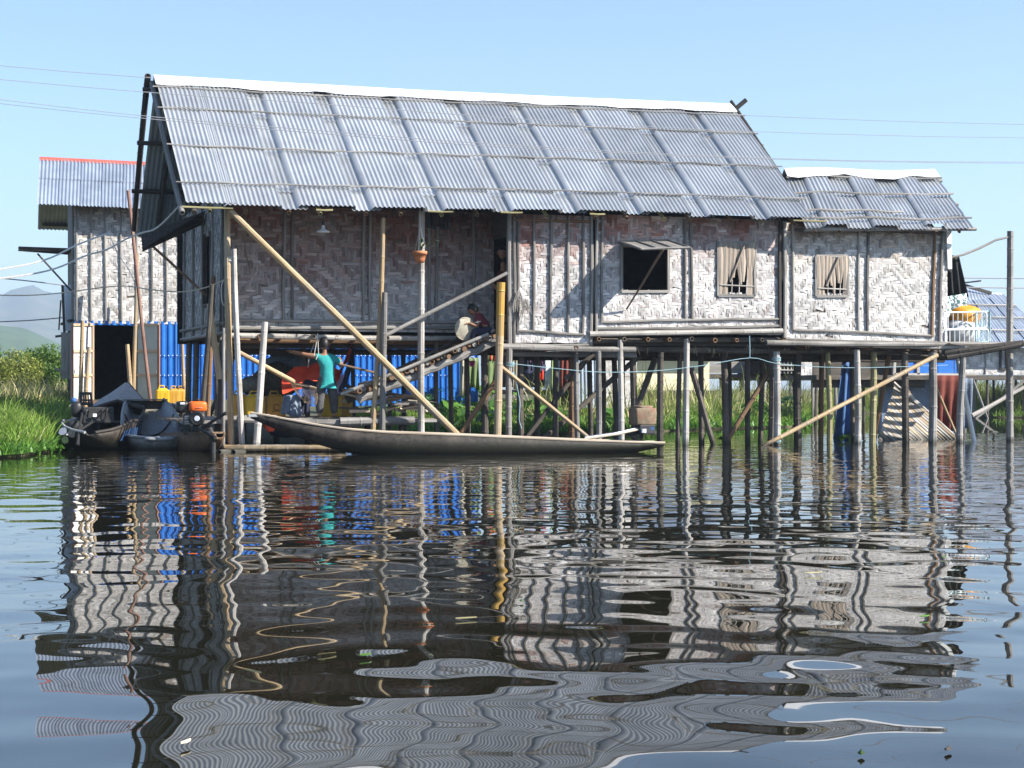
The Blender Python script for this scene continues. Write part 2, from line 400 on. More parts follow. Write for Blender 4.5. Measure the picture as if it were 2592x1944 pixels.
# ------------------------------------------------------------------ land behind the water, hills
SHORE = [(-2600, 1180), (-900, 1172), (-200, 1165), (0, 1158), (60, 1153), (120, 1144), (160, 1136), (178, 1120), (200, 1112), (260, 1108), (380, 1108), (450, 1116), (560, 1120), (760, 1120), (900, 1117), (1040, 1108),
         (1150, 1100), (1250, 1101), (1360, 1100), (1500, 1098), (1620, 1099), (1700, 1090), (1800, 1086), (1900, 1083), (2000, 1081), (2060, 1066), (2090, 1049), (2200, 1046), (2330, 1047),
         (2440, 1054), (2520, 1057), (2600, 1058), (2800, 1052), (3600, 1045), (5200, 1042)]
def build_ground():
    pts = []
    for i in range(len(SHORE) - 1):
        a, b = SHORE[i], SHORE[i + 1]; n = max(1, int(abs(b[0] - a[0]) / 25) if -300 < a[0] < 2800 else 4)
        for k in range(n):
            t = k / n; pts.append((a[0] + (b[0] - a[0]) * t, a[1] + (b[1] - a[1]) * t))
    pts.append(SHORE[-1])
    mb = MB(); rows = []
    offs = [(-.25, -.12), (.05, .02), (.5, .12), (1.5, .25), (4, .42), (9, .48), (20, .5), (60, .5), (200, .5), (800, .6), (4500, .7)]
    for i, (px, py) in enumerate(pts):
        p = PZ(px, py); d = V((p.x - CAM.x, p.y - CAM.y, 0)); L = d.length; d.normalize()
        wob = .12 * sin(i * 1.7) + .1 * sin(i * .63 + 1)
        rows.append([p + d * (o + wob) + V((0, 0, z + .03 * sin(i * 1.1 + k * 2))) for k, (o, z) in enumerate(offs)])
    n = len(offs)
    vs = [q for r_ in rows for q in r_]
    fs = [(i * n + k, (i + 1) * n + k, (i + 1) * n + k + 1, i * n + k + 1) for i in range(len(rows) - 1) for k in range(n - 1)]
    mb.add(vs, fs, t=.5)
    o = part('ground', mb, 'soil', None, True); o['kind'] = 'structure'; o['label'] = 'low marshy bank behind the water'
build_ground()

def hill(name, prof, d, depth, m, label, amp):
    mb = MB(); nx = 90; ny = 10
    xs = [p[0] for p in prof]; ys = [p[1] for p in prof]
    def fn(u, v):
        px = xs[0] + (xs[-1] - xs[0]) * u; py = float(np.interp(px, xs, ys)); dd = d - depth * (1 - v)
        top = CAM.z + (HY - py) / FPX * d
        e = v ** 1.15
        z = top * e + amp * (sin(px * .05 + v * 5) + .6 * sin(px * .13 - v * 9) + .5 * sin(px * .31 + v * 17)) * (.3 + v * .7) * (1 if v > 0 else 0)
        p = PD(px, HY, dd); return V((p.x, p.y, z if v > 0 else -2))
    mb.grid(fn, nx, ny, t=.5)
    # the far side falls away behind the crest
    def bk(u, v):
        a = fn(u, 1.0); p = a + FW * (depth * v * .8); return V((p.x, p.y, a.z * (1 - v) - 2 * v))
    mb.grid(bk, nx, 4, t=.5)
    o = part(name, mb, m, None, True); o['kind'] = 'structure'; o['label'] = label
hill('hills', [(-1500, 860), (-900, 790), (-500, 760), (-200, 748), (-60, 742), (0, 741), (45, 736), (70, 722), (95, 724), (125, 738), (160, 745), (260, 760), (420, 800), (700, 880), (1000, 940)],
     2600, 1100, 'hill_far', 'far hazy blue hills beyond the left bank', 3.0)
hill('hillside', [(-1500, 780), (-700, 790), (-300, 796), (-80, 806), (0, 816), (60, 836), (110, 858), (160, 876), (260, 905), (420, 940), (640, 972)],
     1000, 520, 'hill_near', 'nearer wooded hill slope falling to the right', 1.2)

# ------------------------------------------------------------------ corrugated sheets and woven panels
def corr(mb, TL, TR, BR, BL, pitch=.088, amp=.0135, lift=0.0, lip=0.0, rlip=0.0, rows=3, per=6, sag=.004, square=False):
    """one corrugated sheet over a quad; lip turns the left edge down"""
    TL, TR, BR, BL = V(TL), V(TR), V(BR), V(BL)
    N_ = (BL - TL).cross(TR - TL).normalized()
    if N_.z < -.05 or (abs(N_.z) <= .05 and N_.y > 0): N_ = -N_
    wd = ((TR - TL).length + (BR - BL).length) / 2; nw = max(1, round(wd / pitch)); n = nw * per
    ph = rng.uniform(0, 6); vs = []; pc = []; fs = []; o = rng.random() * 40
    L = (BL - TL).length
    us = [i / n for i in range(n + 1)]
    if lip: us = [-.065 / wd] + us
    if rlip: us = us + [1 + .025 / wd]
    for j in range(rows + 1):
        t = j / rows; a = TL.lerp(BL, t); b = TR.lerp(BR, t)
        for i, u in enumerate(us):
            c = cos(2 * pi * u * nw)
            if square: c = max(-1, min(1, 3.5 * c))
            h = amp * c + lift + sag * sin(3.1 * t + ph) * sin(2.3 * u + ph)
            if lip and i == 0: h -= lip
            if rlip and i == len(us) - 1: h -= rlip
            vs.append(a.lerp(b, u) + N_ * h); pc.append((u * wd + o, h + o, t * L + o))
    m = len(us)
    for j in range(rows):
        for i in range(m - 1): fs.append((j * m + i, j * m + i + 1, (j + 1) * m + i + 1, (j + 1) * m + i))
    return mb.add(vs, fs, pc)

def weave(name, parent, m, O, U, wd, ht, Nn, cell=.050, holes=(), reddish=None, singles=0, wvz=(.72, 1.12), skew=None, back=True):
    """3/3 twill of split bamboo; every float is its own bulged strip over a dark backing"""
    O, U, Nn = V(O), V(U).normalized(), V(Nn).normalized(); Z = UP
    nu = int(wd / cell); nv = int(ht / cell); cu = wd / nu; cv = ht / nv
    zig = []; x = rng.randrange(6); d = 1; run = rng.randint(5, 9)
    for i in range(nu + 1):
        zig.append(x); x += d; run -= 1
        if run <= 0: d = -d; run = rng.choice((3, 4, 5, 6, 8, 9, 12))
    off = [1 if rng.random() < .05 else 0 for _ in range(nu + 1)]
    ver = lambda i, j: ((j + zig[i] + off[i]) % 6) < 3
    fl = []
    for i in range(nu):
        j = 0
        while j < nv:
            if ver(i, j):
                k = j
                while k < nv and ver(i, k): k += 1
                fl.append((i, j, i + 1, k, 0)); j = k
            else: j += 1
    for j in range(nv):
        i = 0
        while i < nu:
            if not ver(i, j):
                k = i
                while k < nu and not ver(k, j): k += 1
                fl.append((i, j, k, j + 1, 1)); i = k
            else: i += 1
    rowtone = [rng.gauss(0, .05) for _ in range(nv + 1)]; coltone = [rng.gauss(0, .05) for _ in range(nu + 1)]
    panel = part(name, (MB() if not back else MB().box(O + U * (wd / 2) + Z * (ht / 2) - Nn * .017, (wd, .008, ht), (U, U.cross(Z), Z))), 'weave_back', parent) if not holes else None
    if holes:
        mb = MB(); us = sorted({0, wd, *[h[0] for h in holes], *[h[1] for h in holes]}); vs_ = sorted({0, ht, *[h[2] for h in holes], *[h[3] for h in holes]})
        for a in range(len(us) - 1):
            for b in range(len(vs_) - 1):
                uc, vc = (us[a] + us[a + 1]) / 2, (vs_[b] + vs_[b + 1]) / 2
                if any(h[0] < uc < h[1] and h[2] < vc < h[3] for h in holes): continue
                mb.box(O + U * uc + Z * vc - Nn * .017, (us[a + 1] - us[a], .008, vs_[b + 1] - vs_[b]), (U, U.cross(Z), Z))
        panel = part(name, mb, 'weave_back', parent)
    vs, fs, wv = [], [], []; made = 0
    b0 = BASE[parent]
    for (i0, j0, i1, j1, ori) in fl:
        u0, u1, v0, v1 = i0 * cu, i1 * cu, j0 * cv, j1 * cv
        uc, vc = (u0 + u1) / 2, (v0 + v1) / 2
        drop = False
        for h in holes:
            if u0 < h[1] and u1 > h[0] and v0 < h[3] and v1 > h[2]:
                if h[0] < uc < h[1] and h[2] < vc < h[3]: drop = True
                elif ori == 0:
                    if vc <= h[2]: v1 = h[2]
                    elif vc >= h[3]: v0 = h[3]
                else:
                    if uc <= h[0]: u1 = h[0]
                    elif uc >= h[1]: u0 = h[1]
        if drop or u1 - u0 < .015 or v1 - v0 < .015: continue
        if rng.random() < .0015: continue
        fr = reddish(uc, vc) if reddish else 0.0
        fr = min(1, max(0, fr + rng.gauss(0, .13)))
        tone = (rng.uniform(*wvz) + (rowtone[j0] if ori else coltone[i0])) * (1.04 if ori else .83) * (1 + .09 * sin(uc * 2.1 + O.x) * sin(vc * 3.3 + uc) + .06 * sin(uc * 5.3 + vc * 4.1))
        if rng.random() < .05: tone *= .72
        ex = .012; g_ = .0012
        bulge = .009 * rng.uniform(.6, 1.5); rot = rng.gauss(0, .02)
        q = []
        for k, (s_, hgt) in enumerate(((0, .0), (.5, bulge), (1, .0))):
            for sd in (0, 1):
                if ori == 0: u = (u0 + g_) if sd == 0 else (u1 - g_); v = v0 - ex + (v1 - v0 + 2 * ex) * s_; u += (s_ - .5) * rot
                else: v = (v0 + g_) if sd == 0 else (v1 - g_); u = u0 - ex + (u1 - u0 + 2 * ex) * s_; v += (s_ - .5) * rot
                u = min(wd, max(0, u)); v = min(ht, max(0, v))
                q.append(O + U * u + Z * (v + (skew(u) if skew else 0)) + Nn * (hgt + rng.uniform(-.0012, .0012)))
        f_ = [(0, 1, 3, 2), (2, 3, 5, 4)]
        nrm = (q[1] - q[0]).cross(q[2] - q[0])
        if nrm.dot(Nn) < 0: f_ = [tuple(reversed(x)) for x in f_]
        if made < singles and rng.random() < .55:
            made += 1
            me = bpy.data.meshes.new('woven_strip'); me.from_pydata([p - b0 for p in q], [], f_)
            at = me.attributes.new('wv', 'FLOAT_VECTOR', 'POINT'); at.data.foreach_set('vector', np.array([(fr, ori, tone)] * 6, dtype=np.float32).ravel())
            me.materials.append(M[m]); o = bpy.data.objects.new('woven_strip', me); COL.objects.link(o); o.parent = panel
        else:
            b = len(vs); vs += q; fs += [tuple(k + b for k in x) for x in f_]; wv += [(fr, ori, tone)] * 6
    me = bpy.data.meshes.new('weave'); me.from_pydata([p - b0 for p in vs], [], fs)
    at = me.attributes.new('wv', 'FLOAT_VECTOR', 'POINT'); at.data.foreach_set('vector', np.array(wv, dtype=np.float32).ravel())
    me.materials.append(M[m]); o = bpy.data.objects.new('weave', me); COL.objects.link(o); o.parent = panel; o['kind'] = 'stuff'
    BASE[panel] = b0
    return panel

def batten(parent, a, b, w_=.045, t_=.02, m='bamboo_grey', name='wall_batten', segs=6):
    """a split bamboo batten: half-round, slightly crooked"""
    a, b = V(a), V(b); mb = MB(); pts = []
    d = (b - a)
    perp = V((1, 0, 0)) if abs(d.z) > abs(d.x) else V((0, 0, 1))
    k = rng.uniform(0, 6)
    for i in range(segs + 1):
        t = i / segs; pts.append(a + d * t + perp * (.008 * sin(5 * t + k) + rng.uniform(-.003, .003)))
    mb.tube(pts, [w_ / 2 * rng.uniform(.85, 1.1) for _ in pts], 6)
    return part(name, mb, m, parent)

# ------------------------------------------------------------------ the stilt house
RID, EAV, W_H = 2.45, -.46, 4.9
house = thing('stilt_house', (0, 0, 0), 'large stilt house of grey woven bamboo with a corrugated tin roof over the water', 'house')
TLc, TRc, BRc, BLc = PY(392, 211, RID), PY(1850, 284, RID), PY(2050, 557, EAV), PY(470, 521, EAV)
def rp(u, v, off=0.0):
    p = TLc.lerp(TRc, u).lerp(BLc.lerp(BRc, u), v)
    n = V((0, -(TLc.z - BLc.z), RID - EAV)).normalized()
    sg = -.03 * sin(pi * u) * (1 - v) - .02 * sin(6 * u + 1) * v
    return p + n * off + V((0, 0, sg))
cols = []; u = 0.0; wide = True; u = -.0
edges = [0.0, .066]; k = 0
while edges[-1] < .999:
    edges.append(edges[-1] + ((.069 if k % 2 == 0 else .042) * (1 + rng.uniform(-.05, .05)))); k += 1
edges = [e for e in edges if e < .985] + [1.0]
vrows = [(.02, .265), (.245, .575), (.555, .865), (.845, 1.0)]
for r_, (v0, v1) in enumerate(vrows):
    for i in range(len(edges) - 1):
        over = (i % 2 == 1) or i == 0
        u0, u1 = edges[i] - (.006 if over and i else 0), edges[i + 1] + (.004 if over else .004)
        u1 = min(1.0, u1)
        j0, j1 = rng.uniform(-.006, .006) + (.0 if over else .012) * (r_ == 0), rng.uniform(-.006, .006) + (0 if over else .01)
        lf = .012 * (3 - r_) + (.072 if over else .0) + rng.uniform(0, .006)
        vb = min(1.0, v1 + j1) if r_ < 3 else 1.0 + rng.uniform(-.008, .006)
        mb = MB(); corr(mb, rp(u0, v0 + j0), rp(u1, v0 + j0), rp(u1, vb), rp(u0, vb), lift=lf, lip=.058 if over and i else .0, rlip=.062 if over else .0, pitch=.08, sag=.006)
        part('roof_sheet', mb, 'tin_grey', house, True)
# the rear slope, seen from inside through the open gable
def rb(u, v):
    p = rp(u, 0); q = rp(u, 1); return V((p.x + (q.x - p.x) * v * .3, RID + (RID - q.y) * v, p.z + (q.z - p.z) * v))
for i in range(12):
    mb = MB(); corr(mb, rb(i / 12, 0), rb((i + 1) / 12 + .003, 0), rb((i + 1) / 12 + .003, 1), rb(i / 12, 1), lift=.0, rows=3)
    part('roof_sheet', mb, 'tin_old', house, True)
# ridge caps: white bent sheets over both slopes
capb = [0.0, .25, .5, .755, .925, 1.0]
for i in range(5):
    mb = MB(); a, b = capb[i] - .002, capb[i + 1] + .008 * (i < 4)
    def fn(uu, vv, a=a, b=b, i=i):
        u = a + (b - a) * uu; s_ = vv * 2 - 1
        wv_ = .006 * sin(u * 40 + 1) + .003 * sin(u * 91)
        if s_ <= 0: p = rp(u, -s_ * (.062 + wv_), .135 + .004 * i)
        else: p = rb(u, s_ * .1) + V((0, .02, .09 + .004 * i))
        if abs(s_) < .01: p = rp(u, 0, 0) + V((0, 0, .15 + .004 * i))
        return p
    mb.grid(fn, 14, 4)
    part('ridge_cap', mb, 'ridge_white', house, False)
# split bamboo battens pinned over the sheets
for v in (.082, .255, .565, .855):
    for s0 in range(4):
        a, b = s0 / 4 - (.008 if s0 == 0 else 0), (s0 + 1) / 4 + .012
        mb = MB(); n = 14; pts = [rp(a + (b - a) * i / n, v + .004 * sin(i * 1.3 + s0 * 2 + v * 30), .125 if v < .1 else .112) for i in range(n + 1)]
        mb.tube(pts, [.014 * rng.uniform(.75, 1.1) for _ in pts], 6); part('roof_batten', mb, 'bamboo_grey', house)
for a, b in ((-.005, .068), (.19, .215), (.36, .40), (.475, .51), (.62, .645), (.97, 1.03)):
    mb = MB(); mb.tube([rp(a, 1.0, .0), rp((a + b) / 2, 1.003, .0), rp(b, 1.0, 0)], .017, 6); part('roof_batten', mb, 'bamboo_green', house)
# verge poles, rafters, purlin ends
mb = MB(); mb.pole(PY(378, 190, RID) + V((-.02, 0, 0)), PY(340, 582, 5.3), .055, .05, .012); part('barge_pole', mb, 'wood_dark', house)
mb = MB(); mb.pole(rp(-.004, -.01, -.02), rp(-.006, 1.03, -.05), .05, .045, .01); part('barge_pole', mb, 'wood_grey', house)
mb = MB(); mb.tube([rp(.012, .0, -.05), rp(.010, .5, -.055), rp(.012, 1.02, -.05)], .045, 6); part('rafter', mb, 'wood_dark', house)
mb = MB(); mb.pole(rp(1.012, -.09, .05), rp(1.005, .62, .03), .035, .03, .006); part('barge_pole', mb, 'wood_dark', house)
mb = MB(); mb.tube([rp(1.0, .03, .0) + V((-.1, 0, 0)), rp(1.012, .0, .0) + V((.1, -.2, .22))], .045, 7); part('ridge_pole_end', mb, 'wood_dark', house)
for v, ln in ((.30, .22), (.0, .2)):
    p = rp(1.0, v, -.05); mb = MB(); mb.pole(p + V((-1.0, 0, 0)), p + V((ln, 0, 0)), .04); part('purlin', mb, 'bamboo_grey', house)
for v in (.02, .35, .66):
    for fn in (rp, rb):
        p = fn(0, v); dn = V((0, 0, -.06)); mb = MB(); mb.pole(p + dn + V((-.2 if fn is rb else .05, 0, 0)), fn(1, v) + dn + V((-.1, 0, 0)), .04, .04); part('purlin', mb, 'wood_dark', house)
for k in range(17):
    u = .03 + .95 * k / 16 + rng.uniform(-.012, .012)
    mb = MB(); mb.pole(rp(u, .05, -.10), rp(u, 1.0, -.075) + V((rng.uniform(-.03, .03), rng.uniform(-.02, .03), 0)), .032, .036, n=8); part('rafter', mb, 'bamboo_green' if k % 3 == 0 else 'stilt_brown', house)
    if k % 2 == 0:
        mb = MB(); mb.pole(rb(u, .05) + V((0, 0, -.1)), rb(u, 1.0) + V((0, 0, -.07)), .032, .036, n=7); part('rafter', mb, 'wood_dark', house)

# walls -------------------------------------------------------------
xA0, xA1 = PY(1291, 868, 0).x, PY(1500, 868, 0).x
xB0, xB1 = PY(1508, 845, 0).x, PY(1978, 845, 0).x
xC0, xC1 = PY(1988, 868, 0).x, PY(2398, 872, 0).x
zA, zB, zC, zP = 1.80, 1.98, 1.84, 2.00
REC = 1.2
def reddish_top(z0, soft):
    return lambda u, v: max(0, min(1.0, (v - z0) / soft)) * (.65 + .35 * sin(u * 2.3 + 1) * sin(u * 5.1))  # strips turn darker reddish brown towards the wall top
HA = 4.02 - zA; HB = 4.06 - zB; HC = 4.02 - zC
weave('woven_wall', house, 'weave_grey', (xA0, 0, zA), (1, 0, 0), xA1 - xA0, HA, (0, -1, 0), reddish=reddish_top(HA - 1.0, .6), singles=180)
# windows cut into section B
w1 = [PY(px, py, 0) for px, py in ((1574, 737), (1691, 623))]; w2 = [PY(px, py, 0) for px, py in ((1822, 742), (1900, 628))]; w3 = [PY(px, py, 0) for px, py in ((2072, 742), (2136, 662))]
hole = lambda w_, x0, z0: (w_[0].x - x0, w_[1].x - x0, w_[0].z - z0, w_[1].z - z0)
weave('woven_wall', house, 'weave_grey', (xB0, 0, zB), (1, 0, 0), xB1 - xB0, HB, (0, -1, 0), reddish=reddish_top(HB - .9, .65), holes=[hole(w1, xB0, zB), hole(w2, xB0, zB)], singles=120)
weave('woven_wall', house, 'weave_old', (xC0, 0, zC), (1, 0, 0), xC1 - xC0, HC, (0, -1, 0), reddish=reddish_top(HC - 1.0, 1.1), holes=[hole(w3, xC0, zC)])
weave('woven_wall', house, 'weave_grey', (.05, REC, zP), (1, 0, 0), xA0 + .05, 2.25, (0, -1, 0), wvz=(.60, 1.0), reddish=lambda u, v: -.06 + 1.0 * (v / 2.25) ** 1.0 + .25 * sin(u * 1.7 + 2) * sin(v * 3 + u))  # porch strips: lower tone, darker reddish brown towards the top
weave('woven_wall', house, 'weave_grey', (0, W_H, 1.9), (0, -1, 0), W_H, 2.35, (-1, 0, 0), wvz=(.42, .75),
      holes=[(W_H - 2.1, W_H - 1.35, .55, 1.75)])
# the return wall beside the stairs holds the doorway; the back and inner walls keep the rooms dark
mb = MB(); mb.box((xA0, .08, 2.95), (.04, .14, 2.3)); mb.box((xA0, .52, 3.86), (.04, .76, .45)); part('door_wall', mb, 'wood_dark', house)
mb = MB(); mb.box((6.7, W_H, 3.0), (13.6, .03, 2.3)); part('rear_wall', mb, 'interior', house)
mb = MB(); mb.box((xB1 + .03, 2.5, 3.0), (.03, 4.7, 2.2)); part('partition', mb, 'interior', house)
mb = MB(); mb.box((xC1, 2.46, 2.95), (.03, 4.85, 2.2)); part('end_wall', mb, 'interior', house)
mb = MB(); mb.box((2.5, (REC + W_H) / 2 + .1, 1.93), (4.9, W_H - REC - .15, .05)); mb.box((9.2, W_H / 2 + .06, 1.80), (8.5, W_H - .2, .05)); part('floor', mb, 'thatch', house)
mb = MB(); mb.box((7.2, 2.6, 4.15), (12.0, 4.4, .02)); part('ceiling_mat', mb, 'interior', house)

# battens -----------------------------------------------------------
def vb(px, y0, y1, y=-.025, w_=.05, m='bamboo_grey', slant=0):
    batten(house, PY(px, y0, y), PY(px + slant, y1, y), w_, m=m)
for px, w_ in ((1313, .05), (1353, .05), (1396, .055), (1440, .05), (1478, .055)): vb(px, 545, 842, w_=w_, slant=-3)
vb(1302, 545, 872, w_=.055); vb(1289, 535, 872, -.035, .075, 'wood_grey')
vb(1497, 545, 872, -.03, .06, 'wood_grey'); vb(1510, 545, 845, -.03, .06, 'wood_grey'); vb(1524, 548, 815, w_=.05)
for px in (1733, 1749): vb(px, 555, 808, w_=.05, slant=3)
vb(1974, 558, 838, -.03, .07, 'wood_dark'); vb(1987, 560, 855, -.045, .085, 'bamboo_pale'); vb(2008, 562, 835, -.03, .05, 'bamboo_pale')
vb(2174, 575, 840, w_=.05, m='bamboo_pale'); vb(2199, 575, 838, w_=.055, m='bamboo_grey', slant=-4)
vb(2366, 580, 852, w_=.065, m='stilt_brown', slant=-6); vb(2386, 572, 870, -.035, .06, 'wood_grey', slant=-8)
def hb(p0, p1, w_=.05, m='bamboo_grey', y=-.03): batten(house, PY(*p0, y), PY(*p1, y), w_, m=m, segs=10)
hb((1308, 838), (1478, 846)); hb((1292, 872), (1500, 874), .045); hb((1520, 815), (1976, 806), .05); hb((1508, 833), (1976, 826), .06)
hb((2010, 834), (2362, 850), .05); hb((1988, 858), (2392, 868), .045); hb((1300, 558), (1500, 560), .05, 'stilt_brown'); hb((2010, 580), (2380, 590), .05, 'stilt_dark')
for px in (720, 741, 921, 937, 1087, 1107, 1200): batten(house, PY(px, 540, REC - .03), PY(px - 2, 812, REC - .03), .055, m='wood_grey')
for y_, w_ in ((812, .06), (828, .07)): batten(house, PY(580, y_, REC - .03), PY(1240, y_ + 3, REC - .03), w_, m='wood_grey', segs=12)
# left end wall laths
for k in range(5):
    y_ = .12 + k * 1.1; batten(house, (-.025, y_, 1.92), (-.03, y_ + rng.uniform(-.04, .04), 4.2), .05, m='wood_grey')
for z_ in (1.92, 2.08): batten(house, (-.03, 0, z_), (-.03, W_H, z_ + .02), .06, m='wood_grey', segs=8)

# windows -----------------------------------------------------------
def window(px0, px1, py0, py1, name='window'):
    mb = MB(); c = [PY(px0, py1, -.02), PY(px1, py1, -.02), PY(px1, py0, -.02), PY(px0, py0, -.02)]
    for i in range(4): mb.bar(c[i], c[(i + 1) % 4], .05, .035, up=(0, -1, 0), jit=.004)
    return part('window_frame', mb, 'wood_grey', house), c
f1, c1 = window(1573, 1692, 622, 738)
# propped flap over the open window
h0, h1 = PY(1570, 614, -.04), PY(1690, 610, -.04); o0, o1 = h0 + V((0, -.95, -.20)), h1 + V((0, -.95, -.20))
fl = thing('window_flap', h0, '', '') if False else None
mb = MB()
for i in range(5):
    a, b = i / 5 + .004, (i + 1) / 5 - .004
    for j in range(1):
        p = [h0.lerp(h1, a), h0.lerp(h1, b), o0.lerp(o1, b), o0.lerp(o1, a)]
        mb.loft([[q + V((0, 0, .008)) for q in p], [q - V((0, 0, .008)) for q in p]])
flap = part('window_flap', mb, 'bamboo_grey', house)
for a, b in ((h0, h1), (o0, o1), (h0, o0), (h1, o1), (h0.lerp(h1, .33), o0.lerp(o1, .33)), (h0.lerp(h1, .66), o0.lerp(o1, .66))):
    mb = MB(); mb.tube([a + V((0, 0, .015)), (a + b) / 2 + V((0, 0, .02)), b + V((0, 0, .015))], .017, 6); part('flap_batten', mb, 'bamboo_grey', flap)
mb = MB(); mb.pole(o0.lerp(o1, .45), PY(1586, 783, -.05), .022, .016, .0, 7); part('prop_stick', mb, 'wood_warm', flap)
# tattered shutters of split bamboo laths
def shutter(px0, px1, py0, py1, seed, torn):
    g = random.Random(seed)
    f_, c = window(px0, px1, py0, py1)
    n = 8; a0, a1 = c[3], c[2]; b0, b1 = c[0], c[1]
    for i in range(n):
        t0 = (i + .08) / n; t1 = (i + .92) / n; fr = 1.0 if i in (0, 1, n - 1) else 1 - g.uniform(*torn)
        mb = MB(); sw = g.uniform(-.035, .035); top = a0.lerp(a1, (t0 + t1) / 2); bot = b0.lerp(b1, (t0 + t1) / 2)
        wd = (a1 - a0).length / n * .56; secs = []
        for k in range(5):
            q = k / 4 * fr; p = top.lerp(bot, q) + V((sw * (k / 4) ** 2, -.01 - .012 * sin(k + i), 0)); ww = wd * (1 - .5 * (k / 4) ** 3 * (fr < 1))
            secs.append([p + V((-ww, .0, 0)), p + V((0, -.012, 0)), p + V((ww, 0, 0)), p + V((0, .006, 0))])
        mb.loft(secs); part('shutter_lath', mb, 'lath', f_)
    mb = MB(); mb.tube([b0.lerp(b1, .3) + (a0 - b0) * .25 + V((0, -.03, 0)), b0.lerp(b1, .7) + (a0 - b0) * .97 + V((0, -.035, 0))], .018, 6); part('shutter_brace', mb, 'lath', f_)
    mb = MB(); mb.tube([b0.lerp(b1, .04) + (a0 - b0) * .2 + V((0, -.02, 0)), b0.lerp(b1, .96) + (a0 - b0) * .17 + V((0, -.02, 0))], .013, 6); part('shutter_rail', mb, 'bamboo_pale', f_)
    for k in (.35, .55, .75):
        mb = MB(); mb.tube([b0.lerp(b1, k) + V((0, -.015, .02)), b0.lerp(b1, k + .02) + (a0 - b0) * .3 + V((0, -.015, 0))], .011, 6); part('shutter_bar', mb, 'bamboo_pale', f_)
shutter(1818, 1911, 614, 748, 3, (.2, .42)); shutter(2066, 2144, 648, 750, 5, (.04, .34))
mb = MB(); mb.bar(PY(1898, 622, -.03), PY(1897, 748, -.03), .11, .02, up=(0, -1, 0)); part('window_board', mb, 'lath', house)
mb = MB(); mb.tube([PY(1914, 618, -.03), PY(1909, 690, -.04), PY(1911, 748, -.03)], .022, 6); part('window_post', mb, 'wood_grey', house)
# side window with its flap propped out over the boats
mb = MB()
for a, b in (((-.03, 1.33, 2.45), (-.03, 1.33, 3.7)), ((-.03, 2.12, 2.45), (-.03, 2.12, 3.7)), ((-.03, 1.3, 2.45), (-.03, 2.15, 2.45))): mb.bar(a, b, .05, .05, jit=.003)
part('window_frame', mb, 'wood_dark', house)
q = [PX(519, 536, -.03), PX(511, 563, -.03), PX(361, 632, -1.12), PX(357, 596, -1.12)]
mb = MB(); mb.loft([[p + V((0, 0, .012)) for p in q], [p - V((0, 0, .012)) for p in q]]); sf = part('window_flap', mb, 'wood_dark', house)
for t in (.04, .28, .52, .76, .96):
    mb = MB(); mb.bar(q[0].lerp(q[1], t) - V((0, 0, .03)), q[3].lerp(q[2], t) - V((0, 0, .03)), .03, .03); part('flap_batten', mb, 'stilt_dark', sf)
for t in (.03, .5, .97):
    mb = MB(); mb.bar(q[0].lerp(q[3], t) - V((0, 0, .02)), q[1].lerp(q[2], t) - V((0, 0, .02)), .03, .03); part('flap_batten', mb, 'stilt_dark', sf)
mb = MB(); mb.pole(q[3].lerp(q[2], .3).lerp(q[0], .04), PX(523, 748, -.05), .026, .022, 0, 7); part('prop_stick', mb, 'stilt_brown', sf)

# floor beams under the walls ---------------------------------------
def beam(p0, p1, y, r=.045, m='bamboo_grey', y2=None, name='floor_beam'):
    mb = MB(); mb.pole(PY(*p0, y), PY(*p1, y if y2 is None else y2), r, r * .92, .003, 9); return part(name, mb, m, house)
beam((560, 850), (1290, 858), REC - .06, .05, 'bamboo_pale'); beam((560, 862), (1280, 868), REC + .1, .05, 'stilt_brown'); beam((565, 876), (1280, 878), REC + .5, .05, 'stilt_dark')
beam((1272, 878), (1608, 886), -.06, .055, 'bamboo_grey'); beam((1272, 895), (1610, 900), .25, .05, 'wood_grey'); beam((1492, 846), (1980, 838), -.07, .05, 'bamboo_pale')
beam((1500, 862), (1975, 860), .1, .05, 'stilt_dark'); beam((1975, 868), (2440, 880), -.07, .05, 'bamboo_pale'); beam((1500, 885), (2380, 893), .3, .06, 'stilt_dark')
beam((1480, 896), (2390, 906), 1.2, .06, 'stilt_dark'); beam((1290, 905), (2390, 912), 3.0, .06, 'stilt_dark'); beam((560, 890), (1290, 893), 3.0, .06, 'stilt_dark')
beam((1940, 868), (2595, 872), -.25, .05, 'bamboo_grey', y2=.0)
for k in range(30):                                             # joists whose hollow ends show below the walls
    x = .35 + k * .44 + rng.uniform(-.08, .08); f_ = REC - .12 if x < xA0 - .1 else -.12
    z = (1.90 if x < xA0 else (1.72 if x < xA1 else (1.88 if x < xB1 else 1.76))) + rng.uniform(-.015, .01)
    mb = MB(); mb.pole((x, f_ + rng.uniform(-.05, .03), z), (x + rng.uniform(-.05, .05), W_H, z), .042 * rng.uniform(.8, 1.1), n=8); part('floor_joist', mb, 'stilt_brown' if k % 3 else 'stilt_dark', house)
mb = MB()                                                       # ragged straw hanging under the floor
for k in range(700):
    x = rng.uniform(xA0, 13.4); y = rng.uniform(-.05, 2.5); z = 1.74 + rng.uniform(-.03, .05); L = rng.uniform(.04, .2)
    mb.tube([(x, y, z), (x + rng.uniform(-.05, .05), y, z - L)], .004, 3, cap=False)
tag(part('straw_fringe', mb, 'thatch', house), kind='stuff')

